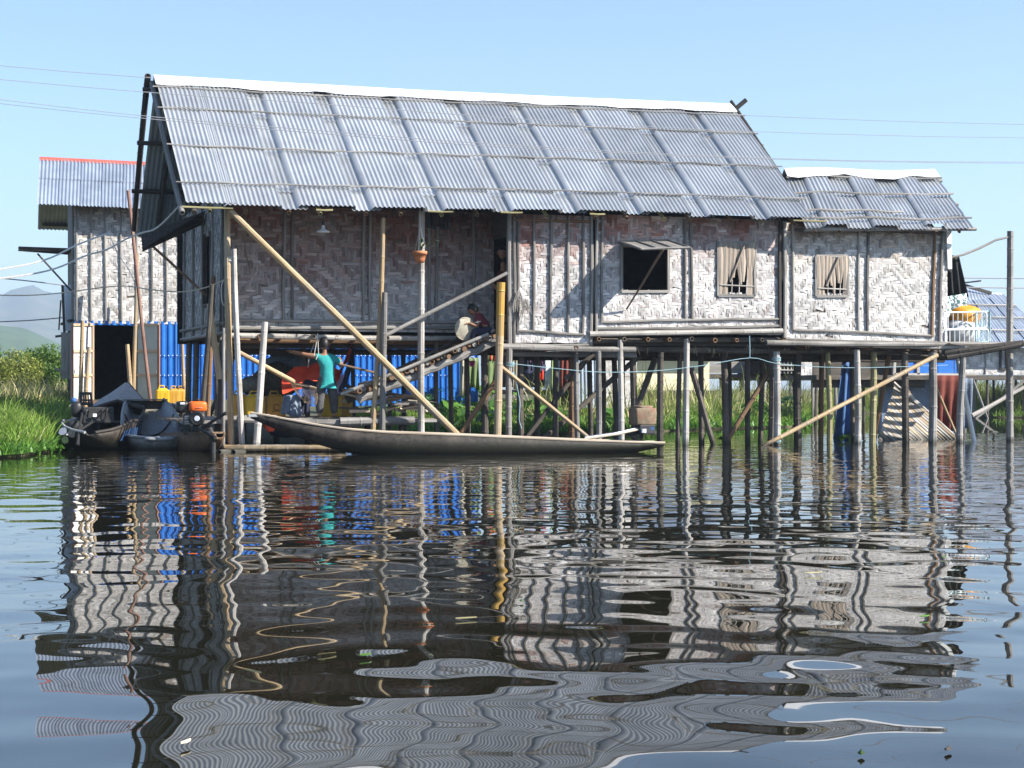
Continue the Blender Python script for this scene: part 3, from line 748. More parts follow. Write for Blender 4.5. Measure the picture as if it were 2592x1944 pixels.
# stilts --------------------------------------------------------------
def stilt(px, ytop, y, r=.05, m='stilt_dark', pb=None, yb=None, bow=.011):
    a = PY(px, ytop, y); b = PY(pb if pb is not None else px, 1130, y if yb is None else yb)
    d = (b - a); b = a + d * ((a.z + .5) / (a.z - b.z)) if abs(a.z - b.z) > 1e-6 else b
    mb = MB(); mb.pole(b, a, r, r * .9, bow, 9); return part('stilt', mb, m, house)
FRONT = [(1068, 535, -.02, .062, 'bamboo_pale'), (1289, 880, -.06, .06, 'bamboo_grey', 1288), (1514, 880, -.06, .055, 'bamboo_grey'), (1569, 860, -.06, .055, 'bamboo_pale', 1571),
         (1738, 858, -.08, .06, 'bamboo_pale', 1734), (1965, 890, -.06, .065, 'bamboo_pale'), (2169, 885, -.1, .062, 'bamboo_pale', 2168), (2361, 893, -.1, .082, 'bamboo_grey', 2359), (2438, 890, -.15, .068, 'bamboo_grey', 2431)]
for s_ in FRONT: stilt(s_[0], s_[1], s_[2], s_[3], s_[4], s_[5] if len(s_) > 5 else None)
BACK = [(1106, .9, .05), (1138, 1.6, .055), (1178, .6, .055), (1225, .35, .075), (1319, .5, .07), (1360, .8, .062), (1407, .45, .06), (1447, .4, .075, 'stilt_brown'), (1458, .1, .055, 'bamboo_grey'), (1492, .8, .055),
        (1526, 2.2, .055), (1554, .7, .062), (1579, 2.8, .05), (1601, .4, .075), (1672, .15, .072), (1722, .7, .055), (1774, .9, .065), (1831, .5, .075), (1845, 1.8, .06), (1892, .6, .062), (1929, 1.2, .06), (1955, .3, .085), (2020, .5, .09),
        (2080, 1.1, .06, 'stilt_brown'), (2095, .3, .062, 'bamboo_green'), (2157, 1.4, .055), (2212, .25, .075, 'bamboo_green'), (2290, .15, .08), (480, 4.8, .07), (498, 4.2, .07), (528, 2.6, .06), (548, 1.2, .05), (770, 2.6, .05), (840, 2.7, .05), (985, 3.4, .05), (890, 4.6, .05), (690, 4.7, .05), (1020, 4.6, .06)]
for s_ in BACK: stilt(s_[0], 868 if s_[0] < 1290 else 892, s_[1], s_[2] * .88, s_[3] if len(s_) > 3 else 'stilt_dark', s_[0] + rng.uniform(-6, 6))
def brace(p0, y0, p1, y1, r=.045, m='stilt_dark', name='brace'):
    mb = MB(); mb.pole(PY(*p0, y0), PY(*p1, y1), r, r * .9, .004, 8); return part(name, mb, m, house)
brace((1660, 905), .9, (1610, 1040), 1.0, .06); brace((1749, 930), .5, (1806, 1128), .4, .055); brace((1960, 920), .4, (1838, 1120), .5, .05, 'stilt_brown'); brace((1620, 900), .8, (1375, 1110), .6, .05)
brace((1500, 890), .4, (1330, 1110), .4, .045); brace((1258, 960), .2, (1165, 1100), .4, .05, 'stilt_brown'); brace((1520, 880), .2, (1430, 960), .2, .045)
brace((2250, 900), .6, (2212, 1120), .8, .05, 'stilt_brown'); brace((2372, 899), -.14, (1930, 1130), -.35, .042, 'bamboo_tan'); brace((600, 880), 3, (520, 1080), 3.2, .04)
brace((800, 905), 2.5, (905, 1000), 2.6, .045); brace((1255, 918), -.12, (1490, 1108), -.12, .038, 'bamboo_tan')
# corner posts of the porch
stilt(575, 528, -.03, .055, 'bamboo_tan', 586); stilt(566, 860, .25, .05, 'stilt_dark'); stilt(540, 700, .5, .045, 'stilt_brown', 522); stilt(560, 620, .3, .03, 'stilt_dark', 545)
ys0, ys1, ys2 = PY(1268, 715, -.2), PY(1265, 850, -.2), PY(1257, 1130, -.2)
mb = MB(); mb.pole(ys1 + (ys2 - ys1) * 1.25, ys1, .066, .07, .002, 12, .5); yst = part('stilt', mb, 'bamboo_tan', house)
mb = MB(); mb.pole(ys1, ys0, .07, .074, .0, 12, .5); part('fresh_culm', mb, 'bamboo_yellow', yst)
# platform on the right with loose split bamboo
for k in range(9):
    y_ = -.2 + k * .22; mb = MB(); a = V((xC1 - .1, y_, 1.85)); b = V((15.9, y_ + rng.uniform(-.03, .03), 1.86 + rng.uniform(-.01, .01))); mb.bar(a, b, .12, .02, jit=.004); part('floor_slat', mb, 'bamboo_pale', house)
for p0, p1 in (((2390, 893), (2590, 868)), ((2395, 905), (2585, 872))):
    mb = MB(); mb.pole(PY(*p0, -.1), PY(*p1, -.45), .058, .055, .0, 9); part('floor_beam', mb, 'wood_dark', house)

# lower roof over the right-hand section ------------------------------
a_TL, a_TR, a_BR, a_BL = PY(1985, 446, 1.25), PY(2366, 449, 1.25), PY(2462, 577, -.42), PY(2040, 577, -.42)
def ra(u, v, off=0.0):
    p = a_TL.lerp(a_TR, u).lerp(a_BL.lerp(a_BR, u), v)
    return p + V((0, -.55, .84)) * off + V((0, 0, .02 * sin(u * 7) * (1 - v * .4)))
ed = [0, .13, .24, .42, .54, .74, .83, 1.0]
for r_, (v0, v1) in enumerate(((.03, .42), (.40, .76), (.74, 1.0))):
    for i in range(7):
        over = i % 2 == 1; mb = MB(); u1 = min(1, ed[i + 1] + .008)
        vb_ = v1 + rng.uniform(-.01, .01) if r_ < 2 else 1 + rng.uniform(-.03, .02)
        corr(mb, ra(ed[i] - .01 * over, v0), ra(u1, v0), ra(u1, vb_), ra(ed[i] - .01 * over, vb_), lift=.012 * (2 - r_) + (.072 if over else 0), lip=.058 if over else 0, rlip=.062 if over else 0, sag=.01, pitch=.08)
        part('roof_sheet', mb, 'tin_grey', house, True)
for v in (.10, .42, .76, .90):
    mb = MB(); pts = [ra(i / 12 * (1.02 if v != .76 else .62) - .01, v + .012 * sin(i * 1.1 + v * 20), .09) for i in range(13)]
    mb.tube(pts, [.019 * rng.uniform(.8, 1.1) for _ in pts], 6); part('roof_batten', mb, 'bamboo_grey', house)
mb = MB()
def fn(u, v):
    s_ = v * 2 - 1; wv_ = .03 * sin(u * 13) + .015 * sin(u * 29)
    return ra(u, 0) + (V((0, 0, .15)) if abs(s_) < .01 else (V((0, -.03, .12)) + (ra(u, .13 + wv_) - ra(u, 0)) * (-s_) if s_ < 0 else V((0, .3 * s_, .09 - .25 * s_))))
mb.grid(fn, 16, 4); part('ridge_cap', mb, 'ridge_white', house)
for i in range(4):
    mb = MB(); A, B = ra(i / 4, 0), ra((i + 1) / 4 + .01, 0); corr(mb, A, B, B + V((0, 2.0, -1.4)), A + V((0, 2.0, -1.4)), rows=2); part('roof_sheet', mb, 'tin_old', house, True)
for v, e in ((.02, .16), (.5, .12), (.97, .12)):
    mb = MB(); mb.pole(ra(0, v, -.06), ra(1, v, -.06) + V((e, 0, 0)), .042); part('purlin', mb, 'bamboo_grey', house)
for k in range(7):
    u = .06 + k * .145; mb = MB(); mb.pole(ra(u, 0, -.11), ra(u, 1.0, -.09), .032); part('rafter', mb, 'stilt_brown', house)
mb = MB(); mb.bar(PY(2400, 585, -.06), PY(2404, 680, -.02), .11, .025, up=(0, -1, 0), jit=.015); part('gable_board', mb, 'paint_white', house)

# ------------------------------------------------------------------ neighbouring building with the blue tin ground floor
YN = 10.0
nb = thing('neighbour_building', PY(187, 1008, YN), 'two-storey neighbouring building, woven bamboo above and bright blue tin below', 'building')
n0 = PY(187, 818, YN); n1 = PY(470, 818, YN); zt = PY(300, 512, YN).z
weave('woven_wall', nb, 'weave_old', (n0.x, YN, n0.z), (1, 0, 0), n1.x - n0.x + .9, zt - n0.z, (0, -1, 0), cell=.055, reddish=reddish_top(zt - n0.z - .95, .8))
for px in (192, 229, 265, 305, 346, 382, 419, 454):
    batten(nb, PY(px, 508, YN - .03), PY(px + 3, 812, YN - .03), .045, m='wood_grey')
mb = MB(); mb.box((n0.x - .02, YN + .6, (n0.z + zt) / 2), (.03, 1.1, zt - n0.z)); part('side_wall', mb, 'wood_grey', nb)
# blue tin wall in overlapping sheets, with the doorway left open
z0 = PY(300, 1012, YN).z; z1 = n0.z + .06; dx0, dx1 = PY(233, 900, YN).x, PY(342, 900, YN).x; ztop = PY(300, 823, YN).z
xs = [n0.x, dx0]
def blue(xa, xb, za, zb):
    mb = MB(); corr(mb, (xa, YN, zb), (xb, YN, zb), (xb, YN, za), (xa, YN, za), pitch=.15, amp=.014, per=8, rows=1, sag=.002, square=True); part('wall_sheet', mb, 'tin_blue', nb)
blue(n0.x, dx0, z0, z1); blue(dx0, dx1, ztop, z1)
x = dx1
while x < PY(1140, 900, YN).x:
    blue(x, x + .88, z0 - (.0 if x < 2 else .15), z1 + (.0 if x < .6 else -.02)); x += .86
mb = MB()
for k in range(70):
    px = 405 + k * 10.6; 
    for py in (900, 950): mb.lathe(PY(px, py, YN - .03), [(.014, -.01), (.014, .01)], 5)
part('screw_heads', mb, 'white_plastic', nb)
mb = MB(); mb.box((n0.x + 1.7, YN + 2.2, (z0 + zt) / 2), (3.3, .03, zt - z0)); mb.box((n0.x + 1.6, YN + 1.2, z1), (3.4, 2.3, .05)); mb.box((dx1 + .9, YN + 1.1, (z0 + z1) / 2), (.03, 2.2, z1 - z0)); mb.box((n0.x + .06, YN + 1.1, (z0 + z1) / 2), (.03, 2.2, z1 - z0)); part('inner_wall', mb, 'interior', nb)
mb = MB(); mb.box(((dx0 + dx1) / 2, YN + .9, z0 - .05), (3.2, 2.4, .08)); part('floor', mb, 'wood_warm', nb)
# double door standing open
def leaf(px0, px1, y0, y1, body, name):
    A = PY(px0, 822, y0); B = PY(px1, 822, y1); C_ = PY(px1, 1012, y1); D_ = PY(px0, 1014, y0)
    nn = (B - A).cross(D_ - A).normalized(); nn = nn if nn.y < 0 else -nn
    mb = MB(); mb.loft([[p + nn * .012 for p in (A, B, C_, D_)], [p - nn * .012 for p in (A, B, C_, D_)]]); dl = part('door_leaf', mb, body, nb)
    for a, b, m in ((A, D_, 'frame_red'), (B, C_, 'frame_tan'), (A, B, 'frame_tan'), (D_, C_, 'frame_red'), (A.lerp(D_, .35), B.lerp(C_, .35), 'frame_tan'), (A.lerp(D_, .67), B.lerp(C_, .67), 'frame_tan')):
        mb = MB(); mb.bar(a + nn * .03, b + nn * .03, .055, .035, up=nn); part('door_rail', mb, m, dl)
    mb = MB(); mb.box(A.lerp(D_, .62) + nn * .06 + (B - A) * .06, (.02, .03, .09)); part('door_handle', mb, 'steel', dl)
leaf(180, 232, YN - .55, YN - .04, 'paint_white', 'l'); leaf(404, 346, YN - .5, YN - .04, 'paint_grey_green', 'r')
# roof with a red ridge
r_TL, r_TR = PY(100, 402, YN + 2.2), PY(470, 420, YN + 2.2); r_BL, r_BR = PY(93, 516, YN - .5), PY(470, 532, YN - .5)
for i in range(7):
    for j in range(2):
        f_ = lambda u, v: r_TL.lerp(r_TR, u).lerp(r_BL.lerp(r_BR, u), v)
        u0, u1 = i / 7, (i + 1) / 7 + .006; v0, v1 = ((0, .46), (.43, 1.0))[j]
        mb = MB(); corr(mb, f_(u0, v0), f_(u1, v0), f_(u1, v1), f_(u0, v1), pitch=.085, lift=.014 * (1 - j) + .003 * (i % 2), rows=2); part('roof_sheet', mb, 'tin_old', nb, True)
bk = lambda u, v: r_TL.lerp(r_TR, u) + V((.15 * v, 2.9 * v, (r_BL.z - r_TL.z) * 1.02 * v))
for i in range(4):
    mb = MB(); corr(mb, bk(i / 4, 0), bk((i + 1) / 4, 0), bk((i + 1) / 4, 1), bk(i / 4, 1), rows=2, lift=-.02); part('roof_sheet', mb, 'tin_old', nb, True)
mb = MB(); mb.grid(lambda u, v: r_TL.lerp(r_TR, u) + V((0, (v - .5) * .28, .05 - abs(v - .5) * .2)), 8, 2); part('ridge_cap', mb, 'red_metal', nb)
for v in (.2, .9):
    mb = MB(); mb.pole(bk(0, v) - V((-.1, 0, .05)), bk(1, v) - V((0, 0, .05)), .04); part('purlin', mb, 'wood_dark', nb)
# flap on the left gable and lean-to bits below
fa = PX(182, 590, n0.x); fq = [V((n0.x, YN + .3, PY(185, 628, YN).z)), V((n0.x, YN + 1.3, PY(185, 628, YN).z)), PY(46, 628, YN + 1.3), PY(48, 626, YN + .3)]
mb = MB(); mb.loft([[p + V((0, 0, .02)) for p in fq], [p - V((0, 0, .02)) for p in fq]]); wf = part('window_flap', mb, 'wood_dark', nb)
for t in (0, .25, .5, .75, 1):
    mb = MB(); mb.bar(fq[0].lerp(fq[1], t) - V((0, 0, .035)), fq[3].lerp(fq[2], t) - V((0, 0, .05)), .03, .03); part('flap_batten', mb, 'stilt_dark', wf)
mb = MB(); mb.tube([PY(95, 642, YN + .4), PY(182, 738, YN + .2)], .02, 6); part('prop_stick', mb, 'wood_dark', wf)
mb = MB(); A = V((n0.x - .02, YN + .4, 0)); 
corr(mb, PY(160, 722, YN + .6), PY(186, 722, YN + .2), PY(186, 835, YN + .2), PY(164, 840, YN + .6), rows=2, pitch=.09); part('wall_sheet', mb, 'tin_old', nb, True)
mb = MB(); mb.bar(PY(158, 722, YN + .3), PY(163, 845, YN + .3), .05, .05); mb.bar(PY(154, 760, YN + .4), PY(149, 835, YN + .4), .03, .03); mb.bar(PY(140, 852, YN + .3), PY(186, 846, YN + .3), .05, .05); part('side_frame', mb, 'wood_dark', nb)
mb = MB(); mb.box(PY(170, 900, YN + .3), (.25, .06, 1.0)); mb.bar(PY(138, 932, YN + .2), PY(165, 943, YN + .2), .05, .05); part('side_shutter', mb, 'wood_grey', nb)
for px in (186, 460, 700, 900, 1120):
    mb = MB(); p = PY(px, 1010, YN + .1); mb.pole(p + V((0, 0, -1.2)), p + V((0, 0, .3)), .06); part('post', mb, 'stilt_dark', nb)

# ------------------------------------------------------------------ loose bamboo poles standing in the water and against things
def culm(p0, p1, y0, y1, r, m, label, name='bamboo_pole', water=True, bow=.004, n=9):
    a, b = PY(*p0, y0), PY(*p1, y1)
    if water: d = b - a; b = a + d * ((a.z + .5) / (a.z - b.z))
    mb = MB(); mb.pole(b, a, r, r * .85, bow, n); return single(name, mb, m, label, 'pole', 'bamboo poles around the house')
culm((592, 630), (613, 1128), -.25, -.15, .052, 'bamboo_pale', 'pale straight bamboo pole standing just right of the porch corner post')
culm((671, 815), (649, 1140), -.2, -.35, .062, 'bamboo_pale', 'short thick bamboo stake leaning right, rising from the little raft')
culm((971, 552), (944, 1085), -.1, -.15, .048, 'bamboo_tan', 'tall yellowish bamboo pole leaning slightly beside the hammock')
culm((974, 740), (968, 1088), -.25, -.2, .055, 'bamboo_grey', 'grey bamboo stake cut square, right beside the tall yellowish pole')
culm((582, 532), (1158, 1100), -.34, -.5, .062, 'bamboo_tan', 'long bamboo pole slanting from the eave corner down to the canoe', 'leaning_pole', False, 0)
culm((598, 888), (746, 968), .6, .7, .045, 'bamboo_tan', 'short bamboo pole slanting down to the net basket', 'slanting_pole', False)
culm((500, 760), (545, 965), .2, -.1, .05, 'bamboo_tan', 'short pointed bamboo hanging beside the porch corner', 'hanging_bamboo', False) if False else None
culm((324, 482), (384, 1030), 8.6, 8.4, .042, 'frame_red', 'long thin brownish pole leaning in front of the neighbouring doorway', 'leaning_pole', True)
culm((209, 812), (204, 1000), 9.0, 8.9, .05, 'bamboo_tan', 'bamboo pole before the white door leaf, the taller of two')
culm((226, 878), (217, 1000), 8.9, 8.8, .045, 'bamboo_tan', 'bamboo pole before the white door leaf, the shorter of two')
culm((322, 872), (331, 990), 9.0, 8.9, .05, 'bamboo_tan', 'short bamboo pole standing inside the dark doorway edge')
culm((347, 640), (341, 1000), 9.2, 9.0, .045, 'bamboo_tan', 'tall bamboo pole at the right jamb of the dark doorway')
culm((453, 640), (467, 1020), 9.0, 8.8, .04, 'bamboo_tan', 'tall thin bamboo pole before the blue tin wall, above the jerry cans')
culm((537, 720), (508, 1120), -.3, .2, .045, 'stilt_dark', 'dark weathered pole leaning left of the porch corner post')
culm((531, 770), (556, 960), .15, .0, .055, 'bamboo_tan', 'tan bamboo with a pointed lower end hanging at the porch corner', 'hanging_bamboo', False)
culm((566, 830), (565, 1120), -.4, -.35, .03, 'bamboo_grey', 'thin grey stake just left of the porch corner post')
culm((2557, 585), (2556, 1130), .4, .4, .072, 'bamboo_grey', 'tall grey bamboo mast standing alone at the far right')
culm((2592, 980), (2460, 1052), 2.0, 2.0, .045, 'bamboo_pale', 'pale pole slanting into the water beyond the right mast', 'slanting_pole', False)
mb = MB(); mb.tube([PY(2408, 652, .3), PY(2440, 644, .3), PY(2480, 628, .35), PY(2520, 608, .38), PY(2556, 599, .4)], [.02, .024, .024, .022, .022], 7)
single('bent_rod', mb, 'bamboo_grey', 'bent grey rod reaching from the black tarp to the right mast', 'rod')
culm((2420, 890), (2466, 1120), .9, .8, .05, 'paint_white', 'white painted plank slanting down beside the rust red cloth', 'slanting_plank', True)
culm((2372, 985), (2428, 1120), .6, .7, .028, 'bamboo_tan', 'thin bent bamboo crossing in front of the rust red cloth', 'slanting_pole', True)

# ------------------------------------------------------------------ stairs up to the door
st = thing('staircase', (2.3, .4, .5), 'steep stairs of log stringers with bundled bamboo treads climbing to the doorway', 'stairs')
sa0, sa1 = PY(905, 1012, .15), PY(1262, 862, .1); sb0, sb1 = sa0 + V((0, .8, 0)), sa1 + V((0, .8, 0))
for a, b, m in ((sa0, sa1, 'wood_grey'), (sb0, sb1, 'wood_dark')):
    mb = MB(); n = 18; pts = [a.lerp(b, i / n) + V((0, 0, .02 * sin(i * 2.4))) for i in range(n + 1)]
    mb.tube(pts, [.075 + .012 * sin(i * 2.4 + .8) for i in range(n + 1)], 8); part('stringer', mb, m, st)
for k in range(9):
    t = (k + .35) / 9; p = sa0.lerp(sa1, t) + V((0, 0, .10))
    for q in range(3):
        o = V((-.10 + q * .085, 0, .012 * rng.uniform(-1, 1) + .02 * q)); mb = MB(); mb.pole(p + o + V((0, -.14 + rng.uniform(-.06, .05), 0)), p + o + V((0, .98, 0)), .042 * rng.uniform(.8, 1.15), n=9, hollow=(k + q) % 3 == 0); part('tread', mb, 'wood_grey' if q % 2 else 'stilt_brown', st)
for a, b, r, m in ((PY(862, 998, -.02), PY(1236, 846, -.05), .028, 'bamboo_grey'), (PY(980, 948, .95), PY(1180, 850, .95), .028, 'stilt_dark'), (PY(990, 960, .3), PY(1252, 835, .3), .024, 'wood_grey')):
    mb = MB(); mb.pole(a, b, r, r, .004, 7); part('rail', mb, m, st)
mb = MB(); mb.pole(PY(978, 848, -.2), PY(1284, 691, -.2), .034, .03, .004, 8); part('handrail', mb, 'bamboo_grey', st)
for k in range(5):
    mb = MB(); mb.bar((4.35 + k * .125, -.02, 1.83 + rng.uniform(-.008, .008)), (4.35 + k * .125, .9, 1.84), .11, .03, jit=.004); part('landing_slat', mb, 'bamboo_grey', st)
# firewood and split bamboo heaped under the foot of the stairs
g_ = random.Random(11)
for k in range(34):
    c = V((2.35 + g_.random() * 1.15, .45 + g_.random() * .9, .60 + g_.random() * .30)); a = g_.uniform(-.5, .5); L = g_.uniform(.25, .6); d = V((cos(a), sin(a) * .5, g_.uniform(-.25, .35))).normalized() * L
    mb = MB(); mb.bar(c - d / 2, c + d / 2, g_.uniform(.025, .06), g_.uniform(.02, .05), jit=.008)
    single('firewood', mb, g_.choice(['wood_grey', 'wood_warm', 'bamboo_grey', 'wood_dark', 'wood_pale']), 'split stick in the firewood heap under the foot of the stairs', 'firewood', 'firewood heap under the stairs')

# ------------------------------------------------------------------ jetty under the porch
jt = thing('jetty', (1.5, 1.5, 0), 'low plank jetty under the porch where the boy stands', 'jetty')
for k in range(12):
    y_ = .15 + k * .26; mb = MB(); mb.box((1.45, y_, .475 + rng.uniform(-.006, .006)), (4.3, .245, .05), jit=.006); part('plank', mb, 'wood_warm' if k % 3 else 'wood_grey', jt)
mb = MB(); mb.pole(PY(600, 1062, -.02), PY(915, 1074, -.05), .055, .06); part('edge_log', mb, 'bamboo_grey', jt)
mb = MB(); mb.pole(PY(860, 1068, -.1), PY(1048, 1065, -.14), .075, .07, .003, 10); part('edge_log', mb, 'bamboo_grey', jt)
mb = MB(); mb.pole(PY(480, 1062, .4), PY(700, 1058, .1), .05, .05); part('edge_log', mb, 'wood_grey', jt)
for px, y_ in ((616, 1), (700, 2.4), (860, .3), (930, 2), (1016, .2)):
    p = PY(px, 1060, y_); mb = MB(); mb.pole(V((p.x, p.y, -.5)), V((p.x, p.y, .46)), .06); part('pile', mb, 'stilt_dark', jt)
rf = thing('bamboo_raft', PZ(720, 1143), 'small bamboo raft floating below the porch corner', 'raft')
for k in range(4):
    a = PZ(572, 1143) + V((0, -.1 + k * .13, .05)); b = PZ(872, 1143) + V((0, -.1 + k * .13, .05)); mb = MB(); mb.pole(a, b, .055, .05, .002, 9); part('culm', mb, 'bamboo_tan' if k < 3 else 'bamboo_pale', rf)
for t in (.1, .22):
    c = PZ(572, 1143).lerp(PZ(872, 1143), t); mb = MB(); mb.pole(c + V((-.35, -.3, .0)), c + V((.3, .42, .0)), .045, .045, 0, 9); part('cross_culm', mb, 'bamboo_grey', rf)
# lashings where poles cross
def lash(px, py, y, r=.075, m='rope_white', label='cord lashing', n=4):
    c = PY(px, py, y); mb = MB()
    for k in range(n):
        pts = [c + V((cos(a) * r, sin(a) * r, (k - n / 2) * .014 + .012 * sin(a + k))) for a in [2 * pi * i / 10 for i in range(11)]]; mb.tube(pts, .006, 4, cap=False)
    return single('lashing', mb, m, label, 'rope')
lash(1291, 921, -.06, .075, 'rope_cyan', 'blue cord wound round the grey post right of the yellow bamboo, upper of two'); lash(1291, 947, -.06, .075, 'rope_cyan', 'blue cord wound round the grey post right of the yellow bamboo, lower of two')
lash(1965, 908, -.06, .08, 'rope_cyan', 'pale blue cord wound round the pale post under the annexe corner'); lash(1965, 1113, -.25, .085, 'rope_cyan', 'pale blue cord tying the slanting brace to the post at the waterline')
lash(582, 655, -.05, .07, 'rope_white', 'white cord knotted round the porch corner post')

# ------------------------------------------------------------------ ropes and cables
def rope(pts, y, r, m, label, name='rope', cat='rope', sub=4):
    P3 = [PY(px, py, (y[i] if hasattr(y, '__len__') else y)) for i, (px, py) in enumerate(pts)]
    out = []
    for i in range(len(P3) - 1):
        p0, p1, p2, p3 = P3[max(0, i - 1)], P3[i], P3[i + 1], P3[min(len(P3) - 1, i + 2)]
        for k in range(sub):
            t = k / sub; out.append(.5 * ((2 * p1) + (p2 - p0) * t + (2 * p0 - 5 * p1 + 4 * p2 - p3) * t * t + (3 * p1 - p0 - 3 * p2 + p3) * t ** 3))
    out.append(P3[-1]); mb = MB(); mb.tube(out, r, 5); return single(name, mb, m, label, cat)
rope([(1291, 920), (1400, 932), (1500, 941), (1580, 942), (1680, 937), (1780, 925), (1898, 906), (1960, 919), (2060, 928), (2170, 931), (2290, 928), (2400, 924)], -.12, .0055, 'rope_cyan', 'pale blue clothesline strung between the front stilts')
rope([(1897, 850), (1898, 880), (1898, 906)], -.12, .008, 'rope_cyan', 'short blue cord hanging from the floor beam to the clothesline')
rope([(1304, 948), (1310, 985), (1316, 1020), (1314, 1060), (1320, 1085)], -.12, .007, 'rope_cyan', 'loose end of blue cord dangling right of the yellow bamboo')
rope([(-60, 691), (60, 672), (130, 652), (200, 618), (275, 590)], 2.0, .016, 'rope_white', 'white rope drooping in from the left edge, upper of two near the neighbour wall')
rope([(275, 590), (290, 625), (310, 660), (330, 690), (345, 728)], 2.0, .007, 'rope_white', 'thin white cord hanging down over the neighbouring woven wall')
rope([(-60, 712), (50, 699), (140, 680), (215, 648), (270, 632), (320, 605), (358, 590), (400, 575), (460, 515)], [2.0, 2, 2, 2, 1.8, 1.6, 1.4, 1.2, .6], .016, 'rope_white', 'white rope from the left edge up to the side window flap, lower of two')
rope([(-60, 745), (60, 748), (160, 741), (300, 724), (380, 733), (455, 739), (520, 728), (566, 709)], [3, 3, 2.8, 2.4, 1.8, 1.2, .4, -.05], .011, 'wood_pale', 'yellowish cord sagging from the left edge to the porch corner post')
rope([(566, 709), (560, 725), (561, 760), (568, 775)], -.06, .007, 'rope_white', 'loose end of cord hanging from the porch corner post')
WY = -4.5
def cable(pts, r, label): rope(pts, WY, r, 'cable', label, 'power_cable', 'cable', 3)
cable([(-700, 85), (0, 166), (380, 197), (520, 212), (1100, 250), (1860, 291), (2592, 315), (3400, 318)], 0.0048, 'thin power cable crossing the sky, the topmost of four at left')
cable([(-700, 130), (0, 201), (430, 238), (800, 262), (1300, 300), (1880, 332), (2592, 349), (3400, 348)], 0.0048, 'thin power cable crossing the upper roof, second from the top at left')
cable([(-700, 165), (0, 252), (400, 297), (800, 330), (1300, 368), (1960, 401), (2592, 410), (3400, 402)], 0.0048, 'thin power cable crossing the roof middle, upper of the close pair')
cable([(-700, 178), (0, 262), (400, 303), (800, 337), (1300, 374), (1960, 403), (2592, 413), (3400, 408)], 0.0048, 'thin power cable crossing the roof middle, lower of the close pair')
rope([(2400, 703), (2592, 705), (2800, 706)], 16, .02, 'cable', 'faint cable in the sky right of the house, upper one', 'power_cable', 'cable'); rope([(2400, 727), (2592, 729), (2800, 730)], 16, .02, 'cable', 'faint cable in the sky right of the house, lower one', 'power_cable', 'cable')
rope([(-100, 695), (60, 710), (160, 722)], 14, .014, 'cable', 'faint cable before the hills at left, upper one', 'power_cable', 'cable'); rope([(-100, 818), (60, 812), (160, 804)], 14, .014, 'cable', 'faint cable before the hills at left, lower one', 'power_cable', 'cable')

# ------------------------------------------------------------------ boats
def hull_secs(A, B, stations, side=None):
    """stations: (s, half beam, keel z, gunwale z, flat); returns outer+inner closed profiles along A->B (points on the water)"""
    A, B = V(A), V(B); d = (B - A).normalized(); n = V((-d.y, d.x, 0)); secs = []
    for s_, hb_, kz, gz, flat in stations:
        c = A.lerp(B, s_); c = V((c.x, c.y, 0)); out = []; inn = []
        for k in range(9):
            a = -1 + 2 * k / 8; w_ = math.copysign(abs(a) ** flat, a)
            z = kz + (gz - kz) * (abs(a) ** (2.2 + flat)); out.append(c + n * (hb_ * w_) + V((0, 0, z)))
        th = min(.035, hb_ * .35)
        for k in range(9):
            a = 1 - 2 * k / 8; w_ = math.copysign(abs(a) ** flat, a)
            z = kz + th + (gz - kz - th) * (abs(a) ** (2.2 + flat)); inn.append(c + n * ((hb_ - th) * w_) + V((0, 0, z + .002)))
        secs.append(out + inn)
    return secs, n
def densify(st, m=26):
    ss = [q[0] for q in st]; o = []
    for i in range(m + 1):
        s_ = ss[0] + (ss[-1] - ss[0]) * i / m; o.append(tuple([s_] + [float(np.interp(s_, ss, [q[k] for q in st])) for k in range(1, 5)]))
    return o
canoe = thing('canoe', PZ(1100, 1150), 'long slender black dugout canoe with a raised bow lying across the front of the house', 'boat')
A_, B_ = PD(634, 1149, 26.9), PD(1670, 1142, 28.4); A_.z = B_.z = 0
cst = densify([(0, .03, .56, .63, .8), (.03, .09, .47, .60, .8), (.07, .15, .36, .55, .75), (.14, .23, .19, .46, .7), (.22, .31, .03, .38, .6), (.32, .37, -.06, .325, .55), (.5, .40, -.1, .28, .55), (.75, .38, -.08, .20, .55), (.92, .33, -.02, .155, .5), (1, .27, .08, .14, .5)], 30)
secs, nn = hull_secs(A_, B_, cst)
mb = MB(); mb.loft(secs); part('hull', mb, 'hull_black', canoe, True)
for sd in (-1, 1):
    pts = [A_.lerp(B_, q[0]) + nn * (sd * (q[1] - .01)) + V((0, 0, q[3] + .012)) for q in cst]; mb = MB(); mb.tube(pts, .018, 6); part('gunwale', mb, 'gunwale', canoe)
for t in (.3, .62, .8):
    q = min(cst, key=lambda k: abs(k[0] - t)); c = A_.lerp(B_, q[0]); mb = MB(); mb.bar(c - nn * (q[1] - .03) + V((0, 0, q[3] - .05)), c + nn * (q[1] - .03) + V((0, 0, q[3] - .05)), .14, .025); part('thwart', mb, 'wood_grey', canoe)
q = cst[0]; mb = MB(); mb.box(A_ + V((.12, 0, .60)), (.32, .13, .04)); part('bow_block', mb, 'hull_grey', canoe)
